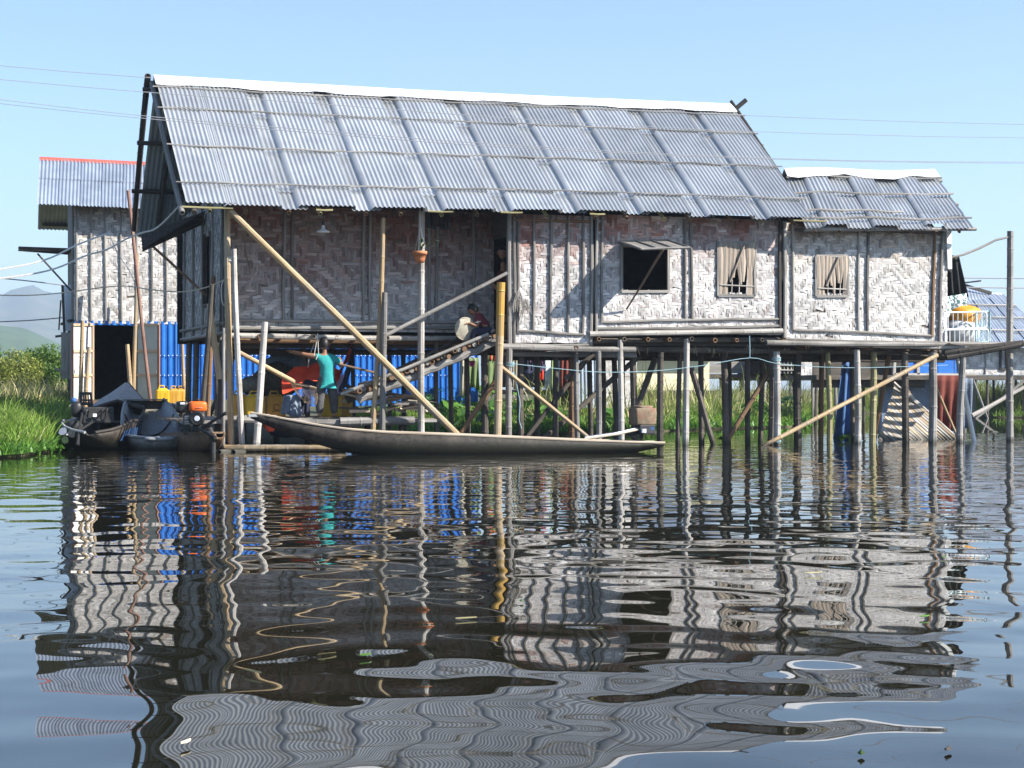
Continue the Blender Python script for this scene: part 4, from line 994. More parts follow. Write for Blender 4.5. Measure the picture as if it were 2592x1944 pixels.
# long-shaft outboard wrapped in a sack, laid over the stern
om = thing('outboard_motor', PD(1640, 1110, 28.6), 'long-shaft outboard engine wrapped in patterned sacking on the canoe stern', 'engine')
mb = MB(); mb.blob(PD(1626, 1054, 28.7), (.185, .18, .14), 16, 10, .03, 3.5);
part('wrapping', mb, 'sacking', om)
mb = MB(); mb.blob(PD(1626, 1032, 28.7), (.17, .15, .035), 12, 6, .25, .6); part('gathered_top', mb, 'sacking', om)
mb = MB(); mb.tube([PD(1480, 1108, 28.2), PD(1560, 1097, 28.4), PD(1618, 1084, 28.6)], [.022, .024, .03], 8); part('shaft', mb, 'steel', om)
mb = MB(); mb.tube([PD(1478, 1112, 28.1), PD(1560, 1100, 28.3), PD(1630, 1084, 28.6)], .016, 7); part('tiller', mb, 'wood_pale', om)
mb = MB(); mb.box(PD(1632, 1087, 28.65), (.28, .22, .13), jit=.015); part('engine_block', mb, 'black_plastic', om, bevel=.015)
mb = MB(); mb.box(PD(1600, 1096, 28.65), (.12, .16, .10)); mb.bar(PD(1625, 1090, 28.6), PD(1623, 1114, 28.6), .06, .06); part('mount', mb, 'black_rubber', om, bevel=.01)
mb = MB(); mb.box(PD(1648, 1086, 28.6), (.10, .05, .09), jit=.02); part('rag', mb, 'cloth_blue', om); mb = MB(); mb.box(PD(1629, 1091, 28.5), (.07, .05, .06), jit=.015); part('carburettor', mb, 'white_plastic', om, bevel=.01)

# boat with the boat-end seat, tied under the porch corner
b2 = thing('grey_boat', PZ(430, 1130), 'open grey wooden boat with slatted floor moored left of the porch corner', 'boat')
A2, B2 = PD(368, 1060, 33.8), PD(404, 1120, 29.0); A2.z = B2.z = 0
b2s = densify([(0, .34, .52, .80, .45), (.12, .42, .30, .70, .45), (.3, .48, .10, .55, .42), (.55, .53, -.05, .36, .42), (.78, .53, -.08, .25, .5), (.88, .50, -.05, .22, .6), (.94, .43, .0, .21, .65), (.98, .28, .08, .205, .7), (1, .10, .15, .20, .8)], 30)
secs, n2 = hull_secs(A2, B2, b2s); mb = MB(); mb.loft(secs); part('hull', mb, 'hull_grey', b2, True)
for sd in (-1, 1):
    mb = MB(); mb.tube([A2.lerp(B2, q[0]) + n2 * (sd * q[1]) + V((0, 0, q[3] + .012)) for q in b2s], .025, 6); part('gunwale', mb, 'hull_grey', b2)
c = A2.lerp(B2, .02); mb = MB(); mb.bar(c - n2 * .40 + V((0, 0, .80)), c + n2 * .40 + V((0, 0, .80)), .36, .03, jit=.005); part('end_seat', mb, 'wood_grey', b2)
mb = MB(); mb.bar(c - n2 * .38 + V((0, 0, .70)), c + n2 * .38 + V((0, 0, .70)), .03, .16); part('end_board', mb, 'wood_dark', b2)
d2 = (B2 - A2).normalized()
mb = MB(); mb.blob(A2.lerp(B2, .985) + V((0, 0, .185)), (.26, .12, .04), 12, 6, .03, .5); part('stern_cap', mb, 'hull_grey', b2)
for k in range(7):
    c = A2.lerp(B2, .74) + n2 * (-.27 + k * .09); mb = MB(); mb.bar(c - d2 * .45 + V((0, 0, .07)), c + d2 * .45 + V((0, 0, .04)), .055, .02); part('floor_slat', mb, 'wood_grey', b2)
for t in (.3, .66):
    q = min(b2s, key=lambda k: abs(k[0] - t)); c = A2.lerp(B2, q[0]); mb = MB()
    mb.tube([c + n2 * (q[1] * a * .93) + V((0, 0, q[2] + .05 + (q[3] - q[2] - .05) * abs(a) ** 2.7)) for a in [-1 + i / 5 for i in range(11)]], .02, 5); part('rib', mb, 'wood_dark', b2)
sk = thing('skiff', PZ(500, 1135), 'low brown skiff end carrying the orange-tanked engine beside the porch corner', 'boat')
A3, B3 = PD(425, 1110, 31.0), PD(556, 1120, 28.1); A3.z = B3.z = 0
b3s = densify([(0, .06, .10, .24, .6), (.1, .22, .0, .25, .5), (.35, .34, -.08, .26, .45), (.6, .33, -.08, .27, .45), (.85, .22, .02, .29, .5), (1, .10, .2, .31, .6)], 16)
secs, n3 = hull_secs(A3, B3, b3s); mb = MB(); mb.loft(secs); part('hull', mb, 'stilt_brown', sk, True)
mb = MB(); mb.loft([[A3.lerp(B3, t) + n3 * (s_ * w_) + V((0, 0, z)) for s_, z in ((-1, zz), (1, zz), (1, zz - .03), (-1, zz - .03))] for t, w_, zz in ((.45, .34, .285), (.7, .30, .295), (.98, .10, .325))]); part('stern_deck', mb, 'wood_warm', sk)
# engine with the orange tank
en = thing('boat_engine', PD(480, 1090, 28.4), 'black petrol engine with a bright orange fuel tank on the grey boat stern', 'engine')
E0 = PD(484, 1066, 28.5)
mb = MB(); mb.blob(PD(500, 1029, 28.5), (.145, .13, .085), 16, 9, .01, 1.4); tk = part('fuel_tank', mb, 'orange_paint', en)
mb = MB(); mb.tube([PD(500, 1030, 28.5) + V((.148 * cos(a), .134 * sin(a), -.015)) for a in [2 * pi * i / 20 for i in range(21)]], .008, 5, cap=False); part('tank_seam', mb, 'red_metal', tk)
mb = MB(); mb.lathe(PD(500, 1013, 28.5), [(.04, -.01), (.04, .02), (.02, .03)], 12); part('tank_cap', mb, 'black_plastic', tk)
mb = MB(); mb.blob(PD(461, 1030, 28.5), (.10, .11, .095), 14, 9, .01, 1.2); af = part('air_filter', mb, 'black_plastic', en)
mb = MB(); mb.box(PD(462, 1021, 28.38), (.07, .02, .03)); part('badge', mb, 'white_plastic', af)
mb = MB(); mb.box(E0 + V((.02, .05, .02)), (.26, .24, .22), jit=.01); part('engine_block', mb, 'black_rubber', en, bevel=.02)
for k in range(5):
    mb = MB(); mb.box(E0 + V((-.06, -.09, .08 - k * .03)), (.12, .06, .012)); part('cooling_fin', mb, 'steel', en)
fc = PD(501, 1059, 28.35); rot = lambda r, k, a: fc + (RT * cos(a) + UP * sin(a)) * r - FW * k
mb = MB(); mb.loft([[rot(.125 if i else .11, .0 + i * .06, 2 * pi * k / 18) for k in range(18)] for i in range(2)] + [[rot(.105, .085, 2 * pi * k / 18) for k in range(18)]]); mb.smooth = False; fw_ = part('starter_housing', mb, 'black_plastic', en)
mb = MB(); mb.loft([[rot(.045, .086, 2 * pi * k / 12) for k in range(12)], [rot(.04, .1, 2 * pi * k / 12) for k in range(12)]]); part('starter_disc', mb, 'white_plastic', fw_)
for r in (.06, .078, .095):
    mb = MB(); mb.tube([rot(r, .09, 2 * pi * k / 20) for k in range(21)], .005, 4, cap=False); part('housing_rib', mb, 'black_rubber', fw_)
mb = MB(); mb.tube([PD(510, 1085, 28.3), PD(545, 1062, 28.2), PD(572, 1045, 28.1)], .026, 8, hollow=True); part('tiller_pipe', mb, 'black_rubber', en)
mb = MB(); mb.tube([PD(490, 1080, 28.4), PD(520, 1092, 28.2), PD(545, 1108, 28.0)], .03, 8); part('exhaust', mb, 'black_rubber', en)
mb = MB(); mb.bar(PD(455, 1078, 28.5), PD(535, 1090, 28.2), .06, .05); mb.bar(PD(470, 1075, 28.45), PD(470, 1100, 28.45), .05, .05); part('mount_frame', mb, 'black_rubber', en)
mb = MB(); mb.tube([PD(530, 1085, 28.2), PD(540, 1112, 28.15), PD(540, 1150, 28.1)], [.05, .045, .04], 10); part('drive_leg', mb, 'black_rubber', en)

# covered dark boat further left
b1 = thing('dark_boat', PZ(250, 1130), 'dark long-tail boat with a high covered bow moored beside the left bank', 'boat')
A1, B1 = PD(322, 1000, 35.5), PD(228, 1100, 28.6); A1.z = B1.z = 0
b1s = densify([(0, .03, .95, 1.10, .8), (.08, .22, .55, .92, .7), (.18, .42, .2, .76, .6), (.3, .50, 0, .62, .5), (.5, .55, -.1, .50, .45), (.7, .57, -.1, .44, .45), (.82, .57, -.08, .47, .5), (.90, .53, -.02, .42, .6), (.95, .42, .06, .36, .65), (.985, .24, .16, .31, .7), (1, .08, .24, .29, .8)], 34)
secs, n1 = hull_secs(A1, B1, b1s); mb = MB(); mb.loft(secs); part('hull', mb, 'hull_black', b1, True)
for sd in (-1, 1):
    mb = MB(); mb.tube([A1.lerp(B1, q[0]) + n1 * (sd * q[1]) + V((0, 0, q[3] + .012)) for q in b1s], .025, 6); part('gunwale', mb, 'wood_dark' if sd > 0 else 'hull_grey', b1)
mb = MB(); cs = []
for s_ in (0, .06, .12, .18, .25, .31):
    q = min(b1s, key=lambda k: abs(k[0] - s_)); c = A1.lerp(B1, s_); hbm = float(np.interp(s_, [k[0] for k in b1s], [k[1] for k in b1s])); gz = float(np.interp(s_, [k[0] for k in b1s], [k[3] for k in b1s]))
    cs.append([c + n1 * (hbm * a) + V((0, 0, gz + .03 + .16 * min(1, s_ * 6) * (1 - abs(a)))) for a in (-1, -.5, 0, .5, 1)])
mb.loft(cs, caps=False, closed=False); part('bow_deck', mb, 'hull_grey', b1)
mb = MB(); mb.tube([p + V((0, 0, -.02)) for p in cs[-1]], .03, 6); part('deck_beam', mb, 'wood_dark', b1)
c = A1.lerp(B1, .55); mb = MB(); mb.bar(c - n1 * .6 + V((0, 0, .42)), c + n1 * .6 + V((0, 0, .42)), .2, .03); part('thwart', mb, 'wood_dark', b1)
def hs(s_, a):
    q = [float(np.interp(s_, [k[0] for k in b1s], [k[m_] for k in b1s])) for m_ in range(1, 5)]; c = A1.lerp(B1, s_); return c + n1 * (q[0] * abs(a) ** q[3] + .035) + V((0, 0, q[1] + (q[2] - q[1]) * abs(a) ** (2.2 + q[3])))
mb = MB(); mb.grid(lambda u, v: hs(.50 + .42 * u, .70 + .22 * v), 14, 3); part('blue_band', mb, 'cloth_blue', b1, True)
# its engine: block, radiator, seat-like guard, long tail with propeller
e1 = thing('diesel_engine', PD(225, 1060, 29.2), 'black diesel engine with exhaust and lifted propeller at the stern of the dark boat', 'engine')
mb = MB(); mb.box(PD(248, 1050, 29.4), (.5, .34, .26), jit=.012); blk = part('engine_block', mb, 'black_rubber', e1, bevel=.02)
mb = MB(); mb.box(PD(240, 1051, 29.15), (.06, .02, .05)); part('badge', mb, 'white_plastic', blk)
for px in (216, 222, 255, 266):
    mb = MB(); mb.tube([PD(px, 1060, 29.2), PD(px + 3, 1040, 29.15), PD(px + 8, 1032, 29.3)], .014, 6); part('pipe', mb, 'steel' if px < 220 else 'black_rubber', e1)
mb = MB(); mb.blob(PD(193, 1036, 29.3), (.09, .09, .13), 12, 7, .05, .6); part('air_cleaner', mb, 'black_plastic', e1)
mb = MB(); mb.blob(PD(187, 1014, 29.3), (.055, .05, .05), 10, 6, .1); part('blue_rag', mb, 'cloth_blue', e1)
mb = MB(); mb.lathe(PD(188, 1080, 29.2) + V((0, 0, -.08)), [(.10, 0), (.15, .05), (.15, .12), (.1, .18)], 14); part('fuel_drum', mb, 'black_rubber', e1)
mb = MB(); mb.tube([PD(208, 1045, 29.2), PD(200, 1090, 28.7), PD(196, 1128, 28.4)], [.02, .022, .03], 7); part('tail_shaft', mb, 'black_rubber', e1)
pc_ = PD(168, 1101, 28.5)
for k in range(3):
    a = .25 + k * 2 * pi / 3; dr = RT * cos(a) + UP * sin(a); sd = RT * -sin(a) + UP * cos(a); mb = MB(); L = .12
    mb.loft([[pc_ + dr * (.02 + L * t) + sd * (w_ * s_) - FW * (.02 * s_ * w_ * 20) for s_, w_ in ((-1, ww), (0, ww), (1, ww))] + [pc_ + dr * (.02 + L * t) + FW * .01] for t, ww in ((0, .02), (.35, .06), (.7, .065), (1, .02))]); part('propeller_blade', mb, 'steel', e1)
mb = MB(); mb.blob(pc_, (.03, .05, .03), 10, 6, 0); part('propeller_hub', mb, 'steel', e1)
mb = MB(); mb.tube([pc_, PD(200, 1090, 28.8), PD(232, 1070, 29.2)], .02, 7); part('propeller_shaft', mb, 'black_rubber', e1)
ch = thing('plastic_chair', PD(218, 1035, 29.6), 'black plastic chair with a slotted back standing in the dark boat', 'chair')
CB = lambda px, py, d=29.7: PD(px, py, d)
for a, b in (((203, 994), (208, 1060)), ((229, 994), (238, 1060))): mb = MB(); mb.bar(CB(*a), CB(*b), .035, .03); part('back_post', mb, 'black_plastic', ch)
for py, w_ in ((996, .05), (1013, .03), (1022, .05)): mb = MB(); mb.bar(CB(202 + (py - 996) * .06, py), CB(231 + (py - 996) * .12, py), .03, w_); part('back_rail', mb, 'black_plastic', ch)
for px in (211, 217, 223): mb = MB(); mb.bar(CB(px, 998), CB(px + 1, 1020), .02, .02); part('back_slat', mb, 'black_plastic', ch)
mb = MB(); mb.box(CB(224, 1046, 29.55), (.38, .36, .03)); part('seat', mb, 'black_plastic', ch)
for dx in (-.15, .15):
    for dy in (-.14, .14): mb = MB(); p = CB(224, 1046, 29.55) + V((dx, dy, 0)); mb.bar(p, p + V((dx * .1, 0, -.33)), .03, .03); part('leg', mb, 'black_plastic', ch)
pc2 = thing('wooden_punt', PD(120, 1042, 36), 'pale plank punt pulled up on the left bank', 'boat')
a, b = PD(95, 1046, 35.5), PD(190, 1028, 38.5); d_ = (b - a).normalized(); nb_ = V((-d_.y, d_.x, 0)).normalized()
for k, (o, z) in enumerate(((-.28, .0), (0, -.08), (.28, .0))):
    mb = MB(); mb.bar(a + nb_ * o + V((0, 0, z)), b + nb_ * o + V((0, 0, z)), .26 if k == 1 else .05, .03 if k == 1 else .2); part('plank', mb, 'wood_pale' if k != 1 else 'wood_grey', pc2)
# landing plank with jerry cans by the blue wall
mb = MB(); mb.bar(PY(372, 1036, 8.6), PY(470, 1036, 8.4), .5, .07); single('landing_plank', mb, 'wood_pale', 'pale landing plank below the yellow jerry cans at the blue wall', 'plank')
for px in (380, 462):
    mb = MB(); p = PY(px, 1041, 8.5); mb.pole(V((p.x, p.y, -.5)), p, .05); single('landing_post', mb, 'stilt_dark', 'dark post under the landing plank, ' + ('left one' if px < 400 else 'right one'), 'post')
mb = MB(); mb.lathe(PY(430, 1031, 8.3) + V((0, 0, .03)), [(.14, -.06), (.15, 0), (.14, .06)], 14); single('wood_block', mb, 'wood_grey', 'round grey block of wood before the jerry cans', 'wood block')
def jerry(c, w_, d_, h_, m, label, rz=0.0):
    t = thing('jerry_can', c, label, 'jerry can', 'yellow jerry cans'); c = V(c); ax = (V((cos(rz), sin(rz), 0)), V((-sin(rz), cos(rz), 0)), UP)
    mb = MB(); mb.box(c + V((0, 0, h_ * .45)), (w_, d_, h_ * .9), ax); part('body', mb, m, t, bevel=.025)
    mb = MB(); mb.box(c + V((0, 0, h_ * .93)), (w_ * .8, d_ * .6, h_ * .1), ax, taper=.75); part('shoulder', mb, m, t, bevel=.015)
    mb = MB(); p = c + V((0, 0, h_ * .95)); mb.tube([p - ax[0] * w_ * .28, p - ax[0] * w_ * .22 + V((0, 0, .06)), p + ax[0] * w_ * .12 + V((0, 0, .06)), p + ax[0] * w_ * .18], .016, 6); part('handle', mb, m, t)
    mb = MB(); mb.lathe(c + ax[0] * w_ * .33 + V((0, 0, h_ * .96)), [(.03, 0), (.03, .05)], 10); part('cap', mb, 'black_plastic', t)
    for s_ in (-.18, .18):
        mb = MB(); mb.box(c + ax[0] * (w_ * s_) - ax[1] * (d_ * .5) + V((0, 0, h_ * .45)), (w_ * .06, .012, h_ * .6), ax); part('rib', mb, m, t)
    return t
zl = PY(410, 1031, 8.5).z
jerry(V((PY(411, 1029, 8.5).x, 8.5, zl)), .27, .24, .41, 'jerry_yellow', 'bright yellow jerry can, left one by the blue wall'); jerry(V((PY(440, 1029, 8.6).x, 8.6, zl)), .22, .24, .40, 'jerry_ochre', 'orange-yellow jerry can, middle one by the blue wall'); jerry(V((PY(457, 1029, 8.7).x, 8.7, zl)), .16, .22, .40, 'jerry_ochre', 'orange-yellow jerry can, right one by the blue wall')
for px, y_, w_, m, lb in ((607, 2.6, .36, 'jerry_ochre', 'dull yellow jerry can on the jetty, leftmost behind the porch stakes'), (645, 2.3, .32, 'jerry_yellow', 'bright yellow jerry can on the jetty, left of the blue-grey cloth'), (696, 2.4, .34, 'jerry_ochre', 'ochre jerry can with a stencilled ring on the jetty'), (838, 2.5, .34, 'jerry_yellow', 'yellow jerry can behind the boy\'s legs'), (868, 2.7, .3, 'jerry_ochre', 'ochre jerry can right of the boy')):
    j = jerry(V((PY(px, 1045, y_).x, y_, .5)), w_, .28, .42, m, lb)
    if px == 696:
        c = V((PY(px, 1045, y_).x, y_ - .15, .68)); mb = MB(); mb.tube([c + V((.05 * cos(a), 0, .05 * sin(a))) for a in [.4 + i * .42 for i in range(13)]], .006, 4); mb.tube([c + V((-.07, 0, -.07)), c + V((.07, 0, -.065))], .006, 4); part('stencil', mb, 'wood_dark', j)

# ------------------------------------------------------------------ people
def skin(name, J, Eg, m, parent, sub=2, root=0, smooth=True):
    keys = list(J); me = bpy.data.meshes.new(name); me.from_pydata([J[k][:3] for k in keys], [(keys.index(a), keys.index(b)) for a, b in Eg], [])
    o = bpy.data.objects.new(name, me); COL.objects.link(o)
    md = o.modifiers.new('s', 'SKIN'); md.use_smooth_shade = True; md.branch_smoothing = .4
    for i, k in enumerate(keys):
        r = J[k][3]; me.skin_vertices[0].data[i].radius = r if hasattr(r, '__len__') else (r, r); me.skin_vertices[0].data[i].use_root = (i == root)
    o.modifiers.new('d', 'SUBSURF').levels = sub
    dg = bpy.context.evaluated_depsgraph_get(); m2 = bpy.data.meshes.new_from_object(o.evaluated_get(dg)); m2.name = name
    bpy.data.objects.remove(o); bpy.data.meshes.remove(me); m2.materials.clear(); m2.materials.append(M[m])
    b = BASE[parent]; m2.transform(Matrix.Translation(-b))
    n = len(m2.vertices); co = np.empty(n * 3, dtype=np.float32); m2.vertices.foreach_get('co', co)
    at = m2.attributes.new('pc', 'FLOAT_VECTOR', 'POINT'); at.data.foreach_set('vector', co)
    o = bpy.data.objects.new(name, m2); COL.objects.link(o); o.parent = parent; BASE[o] = b.copy(); return o
def head(parent, c, r, look, hair='hair_black', long_hair=False):
    """head shell with nose, ears, eyes, mouth and a hair cap; look = unit facing"""
    c = V(c); f_ = V(look).normalized(); s_ = f_.cross(UP).normalized(); u = s_.cross(f_)
    P_ = lambda a, b, d: c + s_ * a * r + u * b * r + f_ * d * r
    mb = MB(); n = 14; vs = []; fs = []
    for j in range(11):
        th = -pi / 2 + pi * j / 10
        for k in range(n):
            a = 2 * pi * k / n; x = cos(th) * cos(a) * .78; y = cos(th) * sin(a) * .92; z = sin(th) * 1.08
            if z < 0: x *= 1 + z * .28; y *= 1 + z * .18
            if y > .6 and abs(x) < .25 and -.3 < z < .15: y += .14
            vs.append(P_(x, z, y))
    for j in range(10):
        for k in range(n): k2 = (k + 1) % n; fs.append((j * n + k, j * n + k2, (j + 1) * n + k2, (j + 1) * n + k))
    mb.add(vs, fs); mb.smooth = True; hd = part('head', mb, 'skin_brown', parent)
    for e in (-1, 1):
        mb = MB(); mb.blob(P_(e * .9, -.02, -.05), (r * .13, r * .18, r * .26), 8, 6, .03); part('ear', mb, 'skin_brown', hd)
        mb = MB(); mb.blob(P_(e * .3, .05, .83), (r * .09, r * .09, r * .06), 8, 5, 0); part('eye', mb, 'hair_black', hd)
    mb = MB(); mb.blob(P_(0, -.45, .8), (r * .2, r * .08, r * .05), 8, 5, 0); part('mouth', mb, 'cloth_maroon', hd)
    mb = MB(); vs = []; fs = []
    for j in range(9):
        th = -.55 + (pi / 2 + .55) * j / 8
        for k in range(n + 4):
            a = 2 * pi * k / (n + 4); fr = max(0, sin(a)); lo = th if th > .42 else th + (.42 - th) * min(1, fr * 1.6)
            g = 1.07 + .03 * sin(7 * a + 3 * j); vs.append(P_(cos(lo) * cos(a) * .78 * g, sin(lo) * 1.08 * g, cos(lo) * sin(a) * .92 * g))
    q = n + 4
    for j in range(8):
        for k in range(q): k2 = (k + 1) % q; fs.append((j * q + k, j * q + k2, (j + 1) * q + k2, (j + 1) * q + k))
    mb.add(vs, fs); mb.smooth = True
    if long_hair: mb.blob(P_(0, -.7, -.62), (r * .6, r * .4, r * 1.0), 10, 7, .05)
    part('hair', mb, hair, hd); return hd
def hand(parent, p, d, r=.011, up=UP):
    """palm and five bent fingers reaching along d"""
    p = V(p); d = V(d).normalized(); s_ = d.cross(V(up)); s_ = (s_ if s_.length > .1 else d.cross(V((1, 0, 0)))).normalized(); q = s_.cross(d)
    J = {'w': (*p, r * 1.7), 'p': (*(p + d * .035), (r * 2.6, r * 1.5))}; Eg = [('w', 'p')]
    h = skin('hand', {'w': (*p, r * 1.8), 'm': (*(p + d * .03), r * 2.4), 'e': (*(p + d * .055), r * 2.2)}, [('w', 'm'), ('m', 'e')], 'skin_brown', parent, 1)
    for k, (o, L) in enumerate(((-1.6, .045), (-.55, .055), (.55, .052), (1.6, .042))):
        a = p + d * .055 + s_ * (o * r); mb = MB(); mb.tube([a, a + d * L * .55 + q * .004, a + d * L * .85 - q * L * .45], [r * .62, r * .56, r * .42], 6); part('finger', mb, 'skin_brown', h, True)
    a = p + d * .02 - s_ * (2.0 * r); mb = MB(); mb.tube([a, a + d * .025 - s_ * .012, a + d * .045 - s_ * .010 - q * .01], [r * .7, r * .6, r * .45], 6); part('thumb', mb, 'skin_brown', h, True)

boy = thing('person', (PY(825, 1056, 1.0).x, 1.0, .5), 'boy in a teal T-shirt and dark grey trousers standing on the jetty, back turned', 'person')
bx = PY(823, 1056, 1.0).x; by = 1.0
def bp(px, py, dy=0.0): return PY(px, py, by + dy)
Jb = {k: (*bp(*v[:2], v[2]), v[3]) for k, v in {
    'pel': (826, 966, 0, .11), 'wst': (828, 938, 0, .11), 'chs': (828, 908, 0, .128), 'nck': (823, 893, .01, .05), 'hdb': (820, 880, .01, .048),
    'lsh': (808, 903, 0, .055), 'lel': (775, 898, .05, .036), 'lwr': (750, 891, .09, .026), 'lhd': (738, 889, .1, .022),
    'rsh': (847, 906, 0, .055), 'rel': (866, 929, -.02, .036), 'rwr': (862, 911, .12, .026), 'rhd': (858, 905, .18, .022),
    'lhp': (812, 975, 0, .085), 'lkn': (809, 1012, .0, .058), 'lan': (809, 1048, .02, .036), 'lft': (810, 1055, -.02, .03),
    'rhp': (840, 975, 0, .085), 'rkn': (845, 1014, 0, .058), 'ran': (846, 1048, .03, .036), 'rft': (845, 1055, -.01, .03)}.items()}
Eb = [('pel', 'wst'), ('wst', 'chs'), ('chs', 'nck'), ('nck', 'hdb'), ('chs', 'lsh'), ('lsh', 'lel'), ('lel', 'lwr'), ('lwr', 'lhd'), ('chs', 'rsh'), ('rsh', 'rel'), ('rel', 'rwr'), ('rwr', 'rhd'),
      ('pel', 'lhp'), ('lhp', 'lkn'), ('lkn', 'lan'), ('lan', 'lft'), ('pel', 'rhp'), ('rhp', 'rkn'), ('rkn', 'ran'), ('ran', 'rft')]
skin('body', Jb, Eb, 'skin_brown', boy)
grow = lambda ks, g, over={}: {k: (*Jb[k][:3], over.get(k, Jb[k][3] * g if not hasattr(Jb[k][3], '__len__') else Jb[k][3])) for k in ks}
Js = grow(['pel', 'wst', 'chs', 'lsh', 'rsh', 'nck'], 1.14, {'nck': .06, 'pel': .14, 'wst': .138, 'chs': .15, 'lsh': .075, 'rsh': .075}); Js['pel'] = (*bp(827, 962, 0), .142); Js['hem'] = (*bp(827, 972, 0), .128)
Js['lcf'] = (*bp(793, 900, .02), .056); Js['rcf'] = (*bp(860, 922, -.01), .06)
skin('shirt', Js, [('hem', 'pel'), ('pel', 'wst'), ('wst', 'chs'), ('chs', 'nck'), ('chs', 'lsh'), ('chs', 'rsh'), ('lsh', 'lcf'), ('rsh', 'rcf')], 'teal_shirt', boy)
Jp = grow(['wst', 'pel', 'lhp', 'lkn', 'lan', 'rhp', 'rkn', 'ran'], 1.2, {'wst': .128, 'pel': .15, 'lhp': .108, 'rhp': .108, 'lkn': .086, 'rkn': .086, 'lan': .064, 'ran': .064})
skin('trousers', Jp, [('wst', 'pel'), ('pel', 'lhp'), ('lhp', 'lkn'), ('lkn', 'lan'), ('pel', 'rhp'), ('rhp', 'rkn'), ('rkn', 'ran')], 'grey_pants', boy)
head(boy, bp(820, 871, .01), .108, (.1, 1, -.05)); hand(boy, bp(740, 890, .1), bp(728, 887, .12) - bp(740, 890, .1), .010); hand(boy, bp(859, 906, .17), V((-.1, 1, .1)), .010)
mb = MB(); mb.pole(PY(731, 891, 1.12), PY(905, 934, .95) + V((.35, -.1, -.08)), .018, .022, .0, 7); single('carrying_pole', mb, 'wood_warm', 'thin brown stick crossing the boy\'s shoulders at arm height', 'stick')

girl = thing('person', PY(1215, 850, .45), 'child in a maroon top with white sleeve trim seated at the top of the stairs', 'person')
gp = lambda px, py, dy=0.0: PY(px, py, .42 + dy)
Jg = {k: (*gp(*v[:2], v[2]), v[3]) for k, v in {'pel': (1232, 838, 0, .10), 'wst': (1226, 820, 0, .09), 'chs': (1218, 800, 0, .095), 'nck': (1207, 788, 0, .042), 'hdb': (1200, 783, 0, .045),
    'lsh': (1212, 806, -.09, .045), 'lel': (1207, 826, -.12, .032), 'lwr': (1190, 819, -.1, .024), 'lhd': (1184, 818, -.09, .02), 'rsh': (1212, 802, .1, .045), 'rel': (1200, 822, .13, .032), 'rwr': (1184, 822, .06, .024), 'rhd': (1180, 822, .02, .02),
    'lhp': (1228, 842, -.08, .075), 'lkn': (1200, 838, -.08, .055), 'lan': (1196, 866, -.06, .035), 'rhp': (1230, 842, .08, .075), 'rkn': (1204, 838, .08, .055), 'ran': (1198, 866, .08, .035)}.items()}
Eg_ = [('pel', 'wst'), ('wst', 'chs'), ('chs', 'nck'), ('nck', 'hdb'), ('chs', 'lsh'), ('lsh', 'lel'), ('lel', 'lwr'), ('lwr', 'lhd'), ('chs', 'rsh'), ('rsh', 'rel'), ('rel', 'rwr'), ('rwr', 'rhd'), ('pel', 'lhp'), ('lhp', 'lkn'), ('lkn', 'lan'), ('pel', 'rhp'), ('rhp', 'rkn'), ('rkn', 'ran')]
skin('body', Jg, Eg_, 'skin_brown', girl)
Jt = {k: (*Jg[k][:3], r) for k, r in (('pel', .12), ('wst', .11), ('chs', .115), ('nck', .05), ('lsh', .06), ('rsh', .06))}; Jt['lc'] = (*gp(1209, 816, -.105), .05); Jt['rc'] = (*gp(1207, 811, .115), .05)
sh = skin('shirt', Jt, [('pel', 'wst'), ('wst', 'chs'), ('chs', 'nck'), ('chs', 'lsh'), ('chs', 'rsh'), ('lsh', 'lc'), ('rsh', 'rc')], 'cloth_maroon', girl)
c = gp(1209, 815, -.105); mb = MB(); mb.tube([c + V((cos(a) * .052, sin(a) * .052, .012 * cos(a))) for a in [2 * pi * i / 12 for i in range(13)]], .008, 5, cap=False); part('sleeve_trim', mb, 'white_plastic', sh)
Jq = {k: (*Jg[k][:3], r) for k, r in (('pel', .11), ('lhp', .09), ('lkn', .07), ('lan', .05), ('rhp', .09), ('rkn', .07), ('ran', .05))}
skin('trousers', Jq, [('pel', 'lhp'), ('lhp', 'lkn'), ('lkn', 'lan'), ('pel', 'rhp'), ('rhp', 'rkn'), ('rkn', 'ran')], 'cloth_navy', girl)
head(girl, gp(1197, 784, 0), .10, (-.85, -.12, -.5), long_hair=False); hand(girl, gp(1186, 818, -.09), V((-1, 0, -.2)), .009); hand(girl, gp(1182, 822, .03), V((-1, -.2, -.2)), .009)
hat = thing('straw_hat', gp(1177, 832, -.08), 'pale round cloth hat held by the seated child', 'hat')
hc = gp(1177, 832, -.06); hx = V((.9, .1, .35)).normalized(); hy_ = V((-.35, -.25, .9)).normalized()
mb = MB(); vs = []; fs = []
for j in range(6):
    for k in range(20):
        a = 2 * pi * k / 20; r = .2 * j / 5 * (1 + .06 * sin(3 * a + 1)); vs.append(hc + hx * cos(a) * r * .95 + hy_ * sin(a) * r + V((0, -.03 * (1 - (j / 5) ** 2) + .012 * sin(5 * a) * (j == 5), 0)))
for j in range(5):
    for k in range(20): k2 = (k + 1) % 20; fs.append((j * 20 + k, j * 20 + k2, (j + 1) * 20 + k2, (j + 1) * 20 + k))
mb.add(vs, fs); mb.smooth = True; part('brim', mb, 'cloth_cream', hat)
mb = MB(); mb.tube([hc + hx * cos(a) * .19 + hy_ * sin(a) * .2 + V((0, -.0, 0)) for a in [2 * pi * i / 20 for i in range(21)]], .007, 5, cap=False); part('edge_binding', mb, 'wood_pale', hat)

